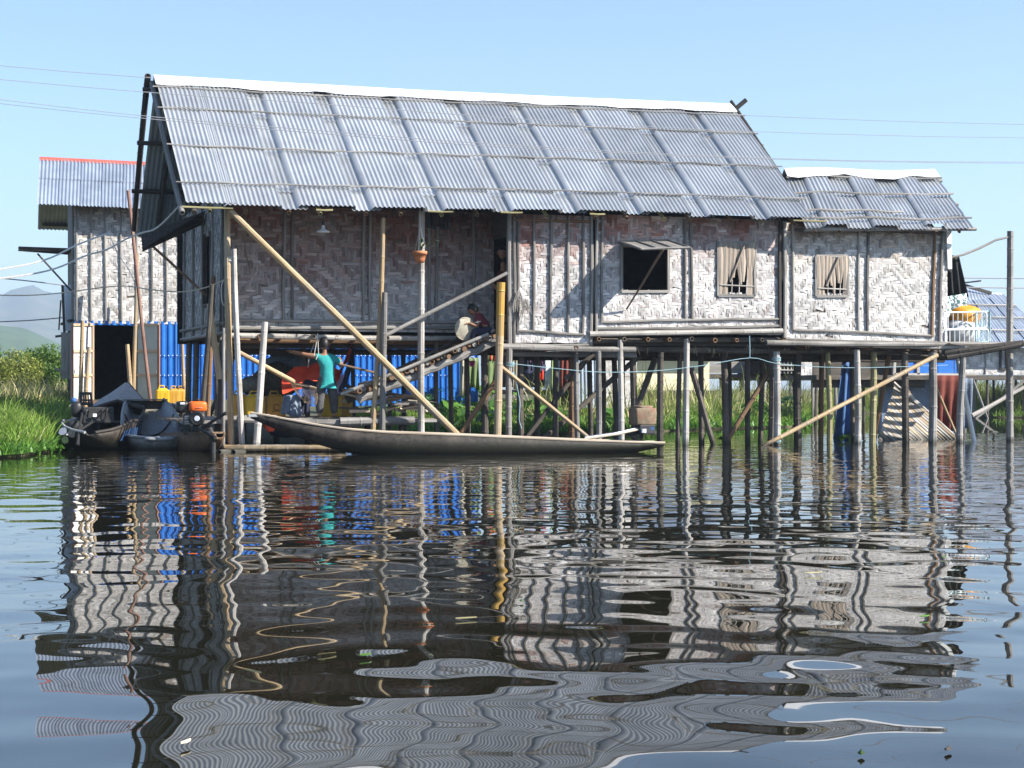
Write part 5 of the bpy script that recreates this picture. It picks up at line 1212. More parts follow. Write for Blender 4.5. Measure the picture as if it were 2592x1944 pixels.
wm = thing('person', (xA0 + .45, .55, 1.86), 'woman in dark red peering out of the shadowed doorway', 'person')
wp = lambda px, py, dy=0.0: PY(px, py, .5 + dy)
Jw = {k: (*wp(*v[:2], v[2]), v[3]) for k, v in {'pel': (1284, 790, .05, .13), 'wst': (1282, 745, .03, .11), 'chs': (1280, 705, 0, .13), 'nck': (1274, 672, 0, .05), 'hdb': (1272, 662, 0, .05), 'lsh': (1266, 690, -.05, .055), 'lel': (1262, 735, -.1, .04), 'lwr': (1240, 712, -.16, .03), 'lhd': (1236, 706, -.17, .026),
    'rsh': (1292, 690, .1, .055), 'rel': (1300, 740, .12, .04), 'rwr': (1296, 770, .05, .03), 'lk': (1280, 830, 0, .10), 'lf': (1280, 868, 0, .06), 'rk': (1292, 830, .1, .10), 'rf': (1292, 868, .1, .06)}.items()}
skin('body', Jw, [('pel', 'wst'), ('wst', 'chs'), ('chs', 'nck'), ('nck', 'hdb'), ('chs', 'lsh'), ('lsh', 'lel'), ('lel', 'lwr'), ('lwr', 'lhd'), ('chs', 'rsh'), ('rsh', 'rel'), ('rel', 'rwr'), ('pel', 'lk'), ('lk', 'lf'), ('pel', 'rk'), ('rk', 'rf')], 'skin_brown', wm)
Jx = {k: (*Jw[k][:3], Jw[k][3] * 1.15) for k in ('pel', 'wst', 'chs', 'lsh', 'rsh', 'lel', 'rel', 'lk', 'rk')}
skin('dress', Jx, [('pel', 'wst'), ('wst', 'chs'), ('chs', 'lsh'), ('chs', 'rsh'), ('lsh', 'lel'), ('rsh', 'rel'), ('pel', 'lk'), ('pel', 'rk')], 'cloth_maroon', wm)
head(wm, wp(1272, 640, 0), .105, (-.5, -.85, -.05), long_hair=True); hand(wm, wp(1238, 708, -.17), V((-.6, -.3, -.6)), .010)

# ------------------------------------------------------------------ things on the porch and the jetty
lamp = thing('hanging_lamp', PY(818, 530, .3), 'white disc lamp hanging from the eave over the porch', 'lamp')
c = PY(818, 585, .3); mb = MB(); mb.lathe(c, [(.05, -.03), (.11, -.022), (.115, 0), (.08, .012), (.035, .035), (.028, .06), (.022, .10), (.015, .115)], 18); part('lamp_head', mb, 'white_plastic', lamp)
mb = MB(); mb.tube([c + V((0, 0, .1)), c + V((0, 0, .17))], .025, 8); part('socket', mb, 'black_plastic', lamp); mb = MB(); mb.tube([c + V((0, 0, .16)), PY(818, 525, .3)], .007, 5); part('cord', mb, 'black_rubber', lamp)
fp = thing('hanging_flowerpot', PY(1063, 540, -.28), 'terracotta flowerpot with an orchid hanging in front of the white post', 'flowerpot')
c = PY(1063, 665, -.28); mb = MB(); mb.lathe(c, [(.07, 0), (.085, .06), (.105, .135), (.12, .135), (.125, .19), (.115, .19), (.10, .15)], 20); part('pot', mb, 'terracotta', fp)
mb = MB(); mb.lathe(c + V((0, 0, .155)), [(.10, 0), (.10, .015)], 16); part('soil', mb, 'wood_dark', fp)
for a in (0, 2.1, 4.2):
    mb = MB(); mb.tube([c + V((cos(a) * .12, sin(a) * .12, .18)), PY(1063, 574, -.28)], .004, 4); part('wire', mb, 'steel', fp)
mb = MB(); mb.tube([PY(1063, 574, -.28), PY(1063, 528, -.28)], .006, 4); part('cord', mb, 'rope_white', fp)
for k in range(9):
    a = rng.uniform(0, 6.28); L = rng.uniform(.16, .30); b0 = c + V((.03 + .02 * cos(a), .02 * sin(a), .17 + .02 * k)); mb = MB(); dr = V((.25 + cos(a) * .8, sin(a) * .6, 0)); sd = V((-dr.y, dr.x, 0)).normalized()
    secs = [[b0 + dr * (L * t) + UP * (L * .9 * t * (1 - .75 * t)) + sd * (w_ * q) + UP * (-.006 * abs(q)) for q in (-1, 0, 1)] for t, w_ in ((0, .008), (.3, .018), (.7, .018), (1, .003))]; mb.loft(secs, caps=False, closed=False); part('leaf', mb, 'leaf_dark', fp)
mbx = thing('meter_box', PY(1108, 548, REC - .15), 'dark electricity meter box in a blue pipe frame on the shaded porch wall', 'meter box')
mb = MB(); mb.box(PY(1110, 548, REC - .12), (.24, .14, .34)); part('box', mb, 'wood_dark', mbx, bevel=.01)
for px, s_ in ((1084, 1), (1134, -1)):
    mb = MB(); mb.tube([PY(px, 520, REC - .1), PY(px, 576, REC - .1), PY(px + 16 * s_, 578, REC - .1), PY(px + 16 * s_, 570, REC - .1)], .02, 7); part('pipe', mb, 'blue_pipe', mbx)
for px, py, lb in ((1312, 745, 'dried plant tuft tied to the wall edge above the yellow bamboo'), (1332, 768, 'dried plant tuft hanging on the wall right of the yellow bamboo')):
    g_ = random.Random(px); c = PY(px, py, -.09); mb = MB()
    for k in range(26):
        a = g_.uniform(-1.2, 1.2); L = g_.uniform(.1, .32); mb.tube([c + V((g_.uniform(-.03, .03), 0, g_.uniform(0, .08))), c + V((sin(a) * L * .4, -.05, -L * .4)), c + V((sin(a) * L * .5 + g_.uniform(-.03, .03), -.04, -L))], .006, 3, cap=False)
    single('dried_plant', mb, 'bamboo_grey', lb, 'dried plant')
mb = MB(); mb.tube([PY(617, 592, .8), PY(622, 640, .8), PY(634, 692, .8)], .009, 5); single('hanging_stick', mb, 'wood_warm', 'thin stick hanging inside the porch near its left end', 'stick')
# net basket and hammock
hm = thing('hammock', PY(790, 930, 1.7), 'red and navy cloth hammock slung between posts under the floor', 'hammock')
def hfn(y_, pts, w0, w1):
    P3 = [PY(px, py, y_) for px, py in pts]
    def f(u, v):
        t = u * (len(P3) - 1); i = min(int(t), len(P3) - 2); p = P3[i].lerp(P3[i + 1], t - i); hgt = w0 + (w1 - w0) * sin(pi * min(1, max(0, u)))
        return p + V((0, .12 * sin(v * 3), -hgt * v + .02 * sin(9 * u + 4 * v)))
    return f
mb = MB(); mb.grid(hfn(1.75, [(716, 955), (745, 932), (775, 926), (800, 915), (830, 930), (860, 938)], .28, .42), 24, 8); mb.smooth = True; part('red_cloth', mb, 'cloth_red', hm)
mb = MB(); mb.grid(hfn(1.6, [(840, 955), (862, 935), (880, 895), (893, 868)], .25, .12), 14, 6); mb.smooth = True; part('red_edge', mb, 'cloth_red', hm)
mb = MB(); mb.grid(hfn(1.5, [(850, 975), (868, 950), (885, 905), (897, 868)], .16, .35), 14, 8); mb.smooth = True; part('navy_cloth', mb, 'cloth_navy', hm)
mb = MB(); mb.grid(hfn(1.45, [(768, 965), (790, 960), (812, 972)], .2, .3), 12, 6); mb.smooth = True; part('navy_cloth', mb, 'cloth_navy', hm)
mb = MB(); mb.tube([PY(780, 930, 1.6), PY(782, 905, 1.5), PY(804, 845, 1.2)], .008, 5); part('cord', mb, 'rope_white', hm)
mb = MB(); mb.tube([PY(893, 868, 1.55), PY(896, 856, 1.5)], .012, 5); part('cord', mb, 'rope_cyan', hm)
nbk = thing('net_basket', PY(775, 990, .9), 'hanging fishing net basket with a bamboo hoop in front of the red cloth', 'net')
hc = PY(768, 975, .85); ax1 = V((1, 0, -.22)).normalized(); ax2 = V((0, 1, 0))
mb = MB(); mb.tube([hc + ax1 * cos(a) * .22 + ax2 * sin(a) * .2 for a in [2 * pi * i / 24 for i in range(25)]], .012, 6, cap=False); part('hoop', mb, 'bamboo_tan', nbk)
mb = MB(); W = lambda k, j: hc + (ax1 * cos(2 * pi * k / 26) * .22 + ax2 * sin(2 * pi * k / 26) * .2) * (1 - .55 * (j / 8) ** 2) + V((.12 * j / 8, 0, -.32 * j / 8))
for j in range(8):
    for k in range(26):
        mb.tube([W(k, j), W(k + .5 * (1 if j % 2 else -1), j + 1)], .0024, 3, cap=False); mb.tube([W(k, j), W(k + .5 * (-1 if j % 2 else 1), j + 1)], .0024, 3, cap=False)
tag(part('netting', mb, 'net_cord', nbk), kind='stuff')
mb = MB(); mb.tube([PY(804, 845, .8), PY(806, 895, .8), PY(800, 910, .8)], .007, 5); mb.tube([PY(804, 850, .8), PY(795, 900, .8)], .006, 5); single('looped_rope', mb, 'rope_white', 'white cord looped from the floor beam beside the boy\'s head', 'rope')
def drape(name, q, m, label, cat, folds=5, amp=.04, nu=16, nv=8, group=None):
    """hanging cloth over a quad TL TR BR BL with folds that deepen downward"""
    TL, TR, BR, BL = [V(p) for p in q]; nrm = (TR - TL).cross(BL - TL).normalized(); ph = rng.uniform(0, 6)
    mb = MB(); mb.grid(lambda u, v: TL.lerp(TR, u).lerp(BL.lerp(BR, u), v) + nrm * (amp * (.25 + v) * sin(folds * 2 * pi * u + ph + 1.2 * v)) + V((0, 0, -.03 * sin(5 * u + ph) * v)), nu, nv)
    mb.smooth = True; o = single(name, mb, m, label, cat, group); s_ = o.modifiers.new('t', 'SOLIDIFY'); s_.thickness = .006; return o
drape('draped_blanket', [PY(718, 1000, 1.6), PY(758, 1000, 1.6), PY(765, 1052, 1.5), PY(708, 1052, 1.5)], 'cloth_denim', 'blue-grey blanket hanging below the red hammock', 'blanket', 3, .03)
drape('draped_cloth', [PY(760, 1005, 1.7), PY(785, 1000, 1.7), PY(785, 1052, 1.7), PY(762, 1052, 1.7)], 'cloth_navy', 'dark cloth hanging right of the blue-grey blanket', 'cloth', 2, .02)
mb = MB(); mb.blob(PY(700, 965, 3.2), (.5, .4, .32), 14, 9, .14); single('covered_heap', mb, 'thatch', 'dark rounded heap behind the bamboo stakes under the floor', 'heap')
mb = MB(); mb.blob(PY(745, 920, 3.6), (.55, .3, .22), 14, 8, .08); single('covered_bundle', mb, 'cloth_denim', 'grey tarp-covered bundle in the shade behind the hammock', 'bundle')
mb = MB(); mb.blob(PY(635, 975, 2.9), (.22, .2, .16), 12, 8, .12); single('sack', mb, 'wood_grey', 'pale sack slumped on the jerry cans at left', 'sack')
mb = MB(); mb.blob(PY(686, 1080, -.05) + V((0, .1, 0)), (.10, .05, .08), 10, 7, .25); single('red_rag', mb, 'cloth_red', 'small orange-red rag hanging under the jetty edge', 'rag')
mb = MB(); mb.blob(PY(725, 1090, .5), (.3, .2, .12), 12, 7, .15); single('dark_bundle', mb, 'cloth_navy', 'dark bundle under the jetty behind the canoe bow', 'bundle')
drape('cloth_strip', [PY(972, 850, -.24), PY(979, 850, -.24), PY(977, 885, -.24), PY(971, 885, -.24)], 'cloth_cream', 'thin pale strip of cloth tied at the foot of the handrail', 'cloth', 1, .01, 6, 5)

# laundry behind the stairs
LY = 9.2
rope([(1150, 878), (1300, 880), (1450, 884)], LY, .008, 'rope_white', 'washing line behind the stilts carrying clothes')
for px0, px1, py0, py1, m, lb in ((1165, 1185, 880, 1000, 'cloth_cream', 'pale striped cloth leftmost on the washing line'), (1185, 1212, 905, 985, 'cloth_green', 'olive green cloth on the washing line behind the stairs'), (1218, 1258, 885, 985, 'cloth_green', 'wide green cloth under the red one on the washing line'), (1232, 1254, 880, 912, 'cloth_red', 'small red garment on the washing line'),
                                  (1298, 1312, 885, 990, 'cloth_cream', 'narrow pale cloth right of the yellow bamboo'), (1322, 1345, 885, 935, 'cloth_navy', 'black garment on the washing line'), (1340, 1372, 885, 922, 'cloth_purple', 'dull purple garment on the washing line'), (1372, 1385, 888, 912, 'cloth_red', 'orange-red garment beside the purple one'), (1362, 1376, 930, 965, 'cloth_red', 'red cloth hanging low below the purple garment'), (1324, 1382, 922, 945, 'cloth_navy', 'dark skirt below the purple garment'), (1418, 1440, 890, 985, 'cloth_rust', 'long dark red cloth at the right end of the washing line'), (1395, 1412, 895, 985, 'cloth_green', 'olive cloth near the right end of the washing line')):
    drape('hanging_cloth', [PY(px0, py0, LY), PY(px1, py0 + 1, LY), PY(px1 + 1, py1, LY), PY(px0 - 1, py1 - 2, LY)], m, lb, 'cloth', 2, .04, 12, 6, 'clothes on the washing line')
pk = thing('bucket', PY(1195, 925, LY), 'small bright pink bucket hanging behind the stairs', 'bucket'); c = PY(1195, 928, LY - .2); mb = MB(); mb.lathe(c, [(.05, 0), (.075, .13), (.08, .13), (.07, .13)], 14); part('pail', mb, 'cloth_pink', pk)
mb = MB(); mb.tube([c + V((.075 * cos(a), 0, .13 + .1 * sin(a))) for a in [pi * i / 8 for i in range(9)]], .005, 4, cap=False); part('handle', mb, 'white_plastic', pk)

# ------------------------------------------------------------------ right-hand platform: cage rails, sacks, tarps
cg = thing('folded_cot_rails', PY(2450, 868, .3), 'white tubular cot rails leaning round the sacks on the right platform', 'cot')
def railframe(x0, x1, y0, y1, d0, d1, m):
    c = [PY(x0, y1, d0), PY(x1, y1 - 4, d1), PY(x1, y0 - 2, d1), PY(x0, y0, d0)]; mb = MB(); pts = []
    for i in range(4):
        a, b, e = c[i - 1], c[i], c[(i + 1) % 4]; pts += [b + (a - b).normalized() * .06, b + ((a - b).normalized() + (e - b).normalized()) * .018, b + (e - b).normalized() * .06]
    pts.append(pts[0]); mb.tube(pts, .016, 7, cap=False); o = part('rail_frame', mb, m, cg)
    for k in range(1, 9):
        t = k / 9; mb = MB(); mb.tube([c[0].lerp(c[1], t), c[3].lerp(c[2], t)], .008, 6); part('bar', mb, m, o)
railframe(2388, 2497, 791, 834, .0, .0, 'white_plastic'); railframe(2392, 2502, 835, 872, -.02, -.02, 'white_plastic'); railframe(2470, 2506, 790, 868, .0, .7, 'rope_cyan')
mb = MB(); mb.blob(PY(2440, 800, .45), (.36, .28, .22), 16, 10, .07); single('orange_sack', mb, 'orange_sack', 'bulging orange plastic sack on top of the white sack on the right platform', 'sack')
mb = MB(); mb.blob(PY(2432, 838, .45), (.40, .3, .26), 16, 10, .06); single('white_sack', mb, 'white_sack', 'full white sack behind the cot rails on the right platform', 'sack')
mat('patterned', (.06, .14, .14), (.75, .78, .78), 14, 1, .8, vary=0, lo=.46, hi=.52)
drape('patterned_cloth', [PY(2388, 752, .35), PY(2446, 742, .35), PY(2450, 800, .35), PY(2388, 805, .35)], 'patterned', 'teal cloth with white rings hanging behind the orange sack', 'cloth', 2, .03)
drape('black_tarp', [PY(2388, 640, .45), PY(2428, 650, .45), PY(2446, 748, .5), PY(2388, 756, .45)], 'black_tarp', 'black tarp hanging from the annexe corner under the eave', 'tarp', 3, .06)
drape('white_strip', [PY(2398, 598, .1), PY(2407, 608, .1), PY(2408, 690, .1), PY(2399, 680, .1)], 'white_sack', 'torn white plastic strip hanging at the annexe corner', 'plastic strip', 2, .02, 8, 8)

# ------------------------------------------------------------------ behind the stilts at right: tarps, mat, blue panel
mt = thing('bamboo_mat', PY(2310, 1110, 2.2), 'slatted bamboo fence panel leaning in the water under the annexe', 'fence panel')
m0, m1, m2, m3 = PY(2222, 1112, 1.8), PY(2420, 1116, 2.2), PY(2300, 985, 2.6), PY(2262, 972, 2.6)
mtop, mlow = PY(2264, 975, 2.5), PY(2222, 1114, 1.7)
for k in range(22):
    t = k / 21; px, py = 2264 - 42 * t + rng.uniform(-1.5, 1.5), 975 + 139 * t; n_ = (1120 - py) / 140; n_ = max(.06, n_ * rng.uniform(.95, 1.02)); a = PY(px, py, 2.5 - .8 * t); b = PY(px + 160 * n_, py + 140 * n_, 2.5 - .8 * t - .8 * n_ * (1 - t))
    mb = MB(); mb.bar(a, b, .05, .02, up=(0, -1, .4), jit=.004); part('slat', mb, 'bamboo_pale' if k % 3 else 'bamboo_tan', mt)
for t in (.12, .5, .8):
    mb = MB(); mb.tube([m0.lerp(m1, t) + V((0, -.04, -.1)), m3.lerp(m2, t) + V((0, -.04, 0))], .02, 6); part('cross_slat', mb, 'bamboo_tan', mt)
mb = MB(); mb.pole(PY(2262, 968, 2.4), PY(2424, 1122, 1.9), .035); part('edge_pole', mb, 'bamboo_pale', mt); mb = MB(); mb.pole(PY(2285, 985, 2.5), PY(2440, 1124, 2.1), .03); part('edge_pole', mb, 'bamboo_pale', mt)
drape('rust_cloth', [PY(2368, 950, 3.0), PY(2436, 950, 3.0), PY(2432, 1095, 3.0), PY(2366, 1090, 3.0)], 'cloth_rust', 'rust red cloth hanging to the water under the right platform', 'cloth', 3, .06)
drape('blue_tarp', [PY(2132, 905, 3.2), PY(2160, 905, 3.2), PY(2164, 1112, 3.2), PY(2112, 1112, 3.2)], 'cloth_blue', 'faded blue tarp hanging to the water behind the stilts', 'tarp', 2, .06)
drape('blue_sheet', [PY(2428, 955, 3.2), PY(2462, 958, 3.2), PY(2460, 1080, 3.2), PY(2425, 1090, 3.2)], 'cloth_denim', 'grey-blue sheet hanging beside the white plank', 'sheet', 2, .05)
YB = 13.0
bs = thing('blue_panel_hut', PY(2360, 945, YB), 'far hut front of bright blue panels in a pale frame beyond the stilts', 'hut')
for x0, x1 in ((2285, 2322), (2324, 2372), (2374, 2412), (2415, 2430)):
    mb = MB(); a, b = PY(x0, 944, YB), PY(x1, 905, YB); mb.box(((a.x + b.x) / 2, YB, (a.z + b.z) / 2), (b.x - a.x, .04, b.z - a.z)); part('panel', mb, 'tin_blue', bs)
for p0, p1 in (((2262, 904), (2434, 902)), ((2262, 948), (2470, 950)), ((2284, 904), (2284, 948)), ((2323, 904), (2323, 948)), ((2432, 904), (2432, 950)), ((2264, 904), (2262, 948))):
    mb = MB(); mb.bar(PY(*p0, YB - .04), PY(*p1, YB - .04), .08, .08); part('rail', mb, 'bamboo_pale', bs)
mb = MB(); mb.box(PY(2200, 925, YB + .3), (3.4, .05, 1.2)); part('wall', mb, 'stilt_dark', bs)
mb = MB(); mb.box(PY(2330, 1000, YB + .6), (2.6, .05, 1.9)); part('skirt_wall', mb, 'cloth_denim', bs)
mb = MB(); mb.box(PY(2300, 956, YB + .6), (6.5, 1.6, .12)); part('deck', mb, 'stilt_dark', bs)
for k in range(12):
    px = 2130 + k * 28; mb = MB(); p = PY(px, 955, YB + rng.uniform(0, 1)); mb.pole(V((p.x, p.y, -.4)), p, .05); part('stilt', mb, 'stilt_dark', bs)

def far_house(px0, px1, pyt, pyb, y, m, label, wall='weave', stilts=8, roof=None, cat='house', name='far_house', boards=False):
    a, b = PY(px0, pyb, y), PY(px1, pyb, y); zt_ = PY((px0 + px1) / 2, pyt, y).z
    t = thing(name, V((a.x, y, 0)), label, cat)
    if wall == 'weave': weave('woven_wall', t, m, (a.x, y, a.z), (1, 0, 0), b.x - a.x, zt_ - a.z, (0, -1, 0), cell=.085)
    else:
        mb = MB()
        if boards:
            n = max(2, int((zt_ - a.z) / .28))
            for k in range(n):
                h = (zt_ - a.z) / n; mb2 = MB(); mb2.box(((a.x + b.x) / 2, y + .01 * (k % 2), a.z + h * (k + .5)), (b.x - a.x, .04, h - .008)); part('wall_board', mb2, m, t)
        else: mb.box(((a.x + b.x) / 2, y, (a.z + zt_) / 2), (b.x - a.x, .05, zt_ - a.z)); part('wall', mb, m, t)
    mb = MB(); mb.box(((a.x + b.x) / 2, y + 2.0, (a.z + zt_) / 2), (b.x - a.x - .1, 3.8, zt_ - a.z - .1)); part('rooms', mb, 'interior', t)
    mb = MB(); mb.box(((a.x + b.x) / 2, y + 1.9, a.z - .08), (b.x - a.x + .3, 4.2, .12)); part('floor', mb, 'stilt_dark', t)
    n = max(2, int((b.x - a.x) / .75)) if stilts else 0
    for k in range(n + 1 if n else 0):
        for yy in (.0, 2.0):
            mb = MB(); x = a.x + (b.x - a.x) * k / n + rng.uniform(-.15, .15); mb.pole((x, y + yy, -.4), (x + rng.uniform(-.1, .1), y + yy, a.z - .1), .055, n=7); part('stilt', mb, 'stilt_dark' if k % 2 else 'wood_grey', t)
    for k in range(1, int((b.x - a.x) / .9) + 1): 
        if wall == 'weave': batten(t, (a.x + k * .9, y - .03, a.z), (a.x + k * .9, y - .03, zt_), .05)
    return t, a, b, zt_
# the far house at right with a tin roof
YR = 24.0
t, a, b, zt_ = far_house(2436, 2760, 880, 948, YR, 'weave_old', 'grey woven stilt house with a tin roof far behind at the right edge')
q = [PY(2385, 745, YR + 3.2), PY(2535, 748, YR + 3.2), PY(2680, 878, YR - .6), PY(2430, 872, YR - .6)]
fr_ = lambda u, v: q[0].lerp(q[1], u).lerp(q[3].lerp(q[2], u), v)
for i in range(7):
    for j in range(4):
        mb = MB(); corr(mb, fr_(i / 7, j / 4), fr_((i + 1) / 7 + .01, j / 4), fr_((i + 1) / 7 + .01, (j + 1) / 4 + .02), fr_(i / 7, (j + 1) / 4 + .02), pitch=.12, amp=.014, lift=.02 * (3 - j) + .02 * (i % 2), rows=1, per=4); part('roof_sheet', mb, 'tin_old', t, True)
for j in range(1, 4):
    mb = MB(); mb.tube([fr_(0, j / 4) + V((0, -.03, .09)), fr_(.5, j / 4 + .005) + V((0, -.03, .09)), fr_(1, j / 4) + V((0, -.03, .09))], .03, 5); part('roof_batten', mb, 'bamboo_pale', t)
mb = MB(); mb.bar(fr_(.62, -.02), fr_(1.0, -.03), .3, .06); part('ridge_cap', mb, 'ridge_white', t)
mb = MB(); corr(mb, PY(2440, 722, YR + 1), PY(2505, 742, YR + 1), PY(2518, 752, YR - .2), PY(2446, 762, YR - .2), pitch=.12, rows=1, per=4); part('loose_sheet', mb, 'tin_old', t, True)
mb = MB(); mb.bar(PY(2440, 716, YR + .5), PY(2482, 711, YR + .3), .2, .05); mb.bar(PY(2440, 722, YR + .5), PY(2508, 742, YR + .4), .12, .1); part('ridge_log', mb, 'wood_dark', t)
mb = MB(); f0 = [PY(2533, 935, YR - .05), PY(2548, 935, YR - .05), PY(2548, 880, YR - .05), PY(2533, 880, YR - .05)]
for i in range(4): mb.bar(f0[i], f0[(i + 1) % 4], .07, .05, up=(0, -1, 0))
part('window_frame', mb, 'wood_dark', t)
for p0, p1 in (((2462, 960), (2500, 1060)), ((2592, 965), (2470, 1060))):
    mb = MB(); mb.pole(PY(*p0, YR - .2), PY(*p1, YR - .3), .05); part('brace', mb, 'wood_grey', t)
# cream building, woven hut, grey shed and low huts behind the reeds
t, a, b, zt_ = far_house(1600, 1795, 885, 988, 19.0, 'cream_wall', 'cream boarded building behind the stilts at centre', 'plain', 4, cat='building', name='cream_building', boards=True)
mb = MB(); corr(mb, (a.x - .5, 21, zt_ + 1.0), (b.x + .5, 21, zt_ + 1.0), (b.x + .5, 18.4, zt_ - .02), (a.x - .5, 18.4, zt_ - .02), rows=1); part('roof_sheet', mb, 'tin_old', t, True)
t, a, b, zt_ = far_house(1524, 1612, 880, 1035, 10.5, 'weave_old', 'small grey woven hut behind the front stilts at centre', 'weave', 3, cat='hut', name='woven_hut')
t2 = thing('tin_screen', PY(1480, 1040, 10.0), 'grey corrugated tin screen beside the small woven hut', 'screen')
for k in range(2):
    mb = MB(); corr(mb, PY(1462 + k * 26, 888, 10.0), PY(1490 + k * 26, 888, 10.0), PY(1494 + k * 26, 1030, 10.0), PY(1464 + k * 26, 1035, 10.0), rows=1); part('sheet', mb, 'tin_old', t2, True)
t, a, b, zt_ = far_house(1770, 2010, 870, 945, 21.0, 'wood_grey', 'grey boarded hut on stilts behind the reeds', 'plain', 8, cat='hut', name='grey_hut', boards=True)
t, a, b, zt_ = far_house(2010, 2130, 880, 950, 18.0, 'weave_old', 'pale hut wall with a lattice porch behind the right stilts', 'weave', 8, cat='hut', name='pale_hut')
for k in range(6):
    mb = MB(); mb.bar(PY(1976 + k * 9, 905, 17.8), PY(1976 + k * 9, 945, 17.8), .03, .03); part('lattice_bar', mb, 'bamboo_pale', t)
for py in (914, 924, 936):
    mb = MB(); mb.bar(PY(1968, py, 17.75), PY(2028, py + 1, 17.75), .03, .03); part('lattice_rail', mb, 'bamboo_pale', t)
t, a, b, zt_ = far_house(1380, 1466, 890, 985, 13.0, 'paint_white', 'pale plastered wall behind the washing line', 'plain', 0, cat='building', name='pale_building')

# ------------------------------------------------------------------ vegetation
def blades(name, pts, hmin, hmax, wd, m, label, lean=.35, cat=None, seed=1, curl=.5):
    """pts: (n,3) root points; curved tapering blades"""
    g = np.random.default_rng(seed); P_ = np.asarray(pts, dtype=np.float64); n = len(P_)
    h = g.uniform(hmin, hmax, n) * g.uniform(.6, 1.15, n) * (.72 + .45 * (np.sin(P_[:, 0] * 3.1 + seed) * np.sin(P_[:, 1] * 2.3 + 2 * seed) > .1) * g.random(n) + .15 * np.sin(P_[:, 0] * 7 + P_[:, 1] * 5)); az = g.uniform(0, 2 * pi, n); le = g.uniform(.05, lean, n) * h; cu = g.uniform(.2, 1, n) * curl * h
    d = np.stack([np.cos(az), np.sin(az), np.zeros(n)], 1); fa = g.uniform(0, 2 * pi, n); s_ = np.stack([np.cos(fa), np.sin(fa), np.zeros(n)], 1)
    w_ = wd * g.uniform(.6, 1.3, n); vs = []; 
    for t, k in ((0, 1.0), (.35, .95), (.7, .65)):
        c = P_ + d * (le * t + cu * t ** 3)[:, None]; c[:, 2] += h * (t - .25 * curl * t ** 3)
        vs += [c - s_ * (w_ * k / 2)[:, None], c + s_ * (w_ * k / 2)[:, None]]
    c = P_ + d * (le + cu)[:, None]; c[:, 2] += h * (1 - .3 * curl); vs.append(c)
    co = np.stack(vs, 1).reshape(-1, 3); b = np.arange(n)[:, None] * 7
    q = np.concatenate([b + np.array([[0, 1, 3, 2]]), b + np.array([[2, 3, 5, 4]])], 0); tr = b + np.array([[4, 5, 6]])
    me = bpy.data.meshes.new(name); me.vertices.add(len(co)); me.vertices.foreach_set('co', co.astype(np.float32).ravel())
    me.loops.add(q.size + tr.size); me.loops.foreach_set('vertex_index', np.concatenate([q.ravel(), tr.ravel()]).astype(np.int32))
    me.polygons.add(len(q) + len(tr)); me.polygons.foreach_set('loop_start', np.concatenate([np.arange(0, q.size, 4), q.size + np.arange(0, tr.size, 3)]).astype(np.int32)); me.update(calc_edges=True)
    at = me.attributes.new('tint', 'FLOAT', 'POINT'); at.data.foreach_set('value', np.repeat(g.random(n), 7).astype(np.float32))
    me.materials.append(M[m]); o = bpy.data.objects.new(name, me); COL.objects.link(o); o['kind'] = 'stuff'; o['label'] = label; return o
def shore_y(px): return float(np.interp(px, [s_[0] for s_ in SHORE], [s_[1] for s_ in SHORE]))
def strip(n, px0, px1, i0, i1, seed, power=1.0, z=.05, clump=0.0):
    """random root points on the bank between i0 and i1 metres inland of the waterline"""
    g = np.random.default_rng(seed); o = []
    while len(o) < n:
        px = g.uniform(px0, px1)
        if clump and sin(px * .05 + seed) * sin(px * .021 + 2 * seed) < g.uniform(-1, 1) * clump - .2: continue
        p = PZ(px, shore_y(px)); d = V((p.x - CAM.x, p.y - CAM.y, 0)).normalized(); s_ = i0 + (i1 - i0) * g.random() ** power
        p = p + d * s_; o.append((p.x, p.y, z + min(.42, max(0, s_) * .11)))
    return o
blades('bank_grass', strip(9000, -260, 176, -.15, 3.6, 3), .25, .62, .016, 'grass_green', 'bright green grass on the near left bank', .4, seed=3)
blades('bank_weeds', strip(3200, -260, 182, -.55, .4, 4), .1, .28, .03, 'leaf_broad', 'low leafy weeds at the left waterline', .6, seed=4)
blades('bank_dry', strip(1500, -260, 176, -.1, 4, 13), .2, .6, .012, 'grass_dry', 'dry yellow blades scattered through the left bank grass', .6, seed=13, curl=.8)
blades('far_grass', strip(9000, -200, 230, 3.6, 10.5, 5), .2, .5, .02, 'leaf_mid', 'shaded grass behind the left bank', .4, seed=5)
blades('reeds', strip(9000, -200, 200, 9, 16, 6), .4, .85, .022, 'grass_dry', 'pale dry reeds in front of the left shrubs', .3, seed=6, curl=.35)
blades('reeds', strip(6000, -200, 200, 8, 18, 7), .35, .8, .022, 'leaf_yellow', 'green reeds mixed among the dry ones at left', .3, seed=7, curl=.35)
blades('shore_grass', strip(15000, 900, 2080, -.4, 4.0, 8), .15, .42, .022, 'grass_green', 'green waterside grass behind the stilts', .45, seed=8)
blades('shore_reeds', strip(1300, 1350, 2080, 1.0, 7, 9), .6, 1.5, .022, 'leaf_yellow', 'tall thin reeds behind the stilts', .35, seed=9, curl=.4)
blades('dry_reeds', strip(900, 1300, 2080, .5, 6, 10), .4, 1.2, .02, 'grass_dry', 'dry straw-coloured reeds behind the stilts', .5, seed=10, curl=.5)
blades('right_reeds', strip(7000, 2080, 2900, .5, 9, 11), .7, 1.5, .03, 'leaf_yellow', 'reeds along the far right bank', .3, seed=11, curl=.35)
blades('right_grass', strip(4000, 2080, 2900, -.4, 2.5, 12), .2, .5, .03, 'grass_green', 'low green plants at the far right waterline', .5, seed=12)
blades('waterside_leaves', strip(5000, 950, 2080, -.6, 1.6, 14), .12, .34, .05, 'leaf_broad', 'bright low leafy plants along the waterline behind the stilts', .7, seed=14)
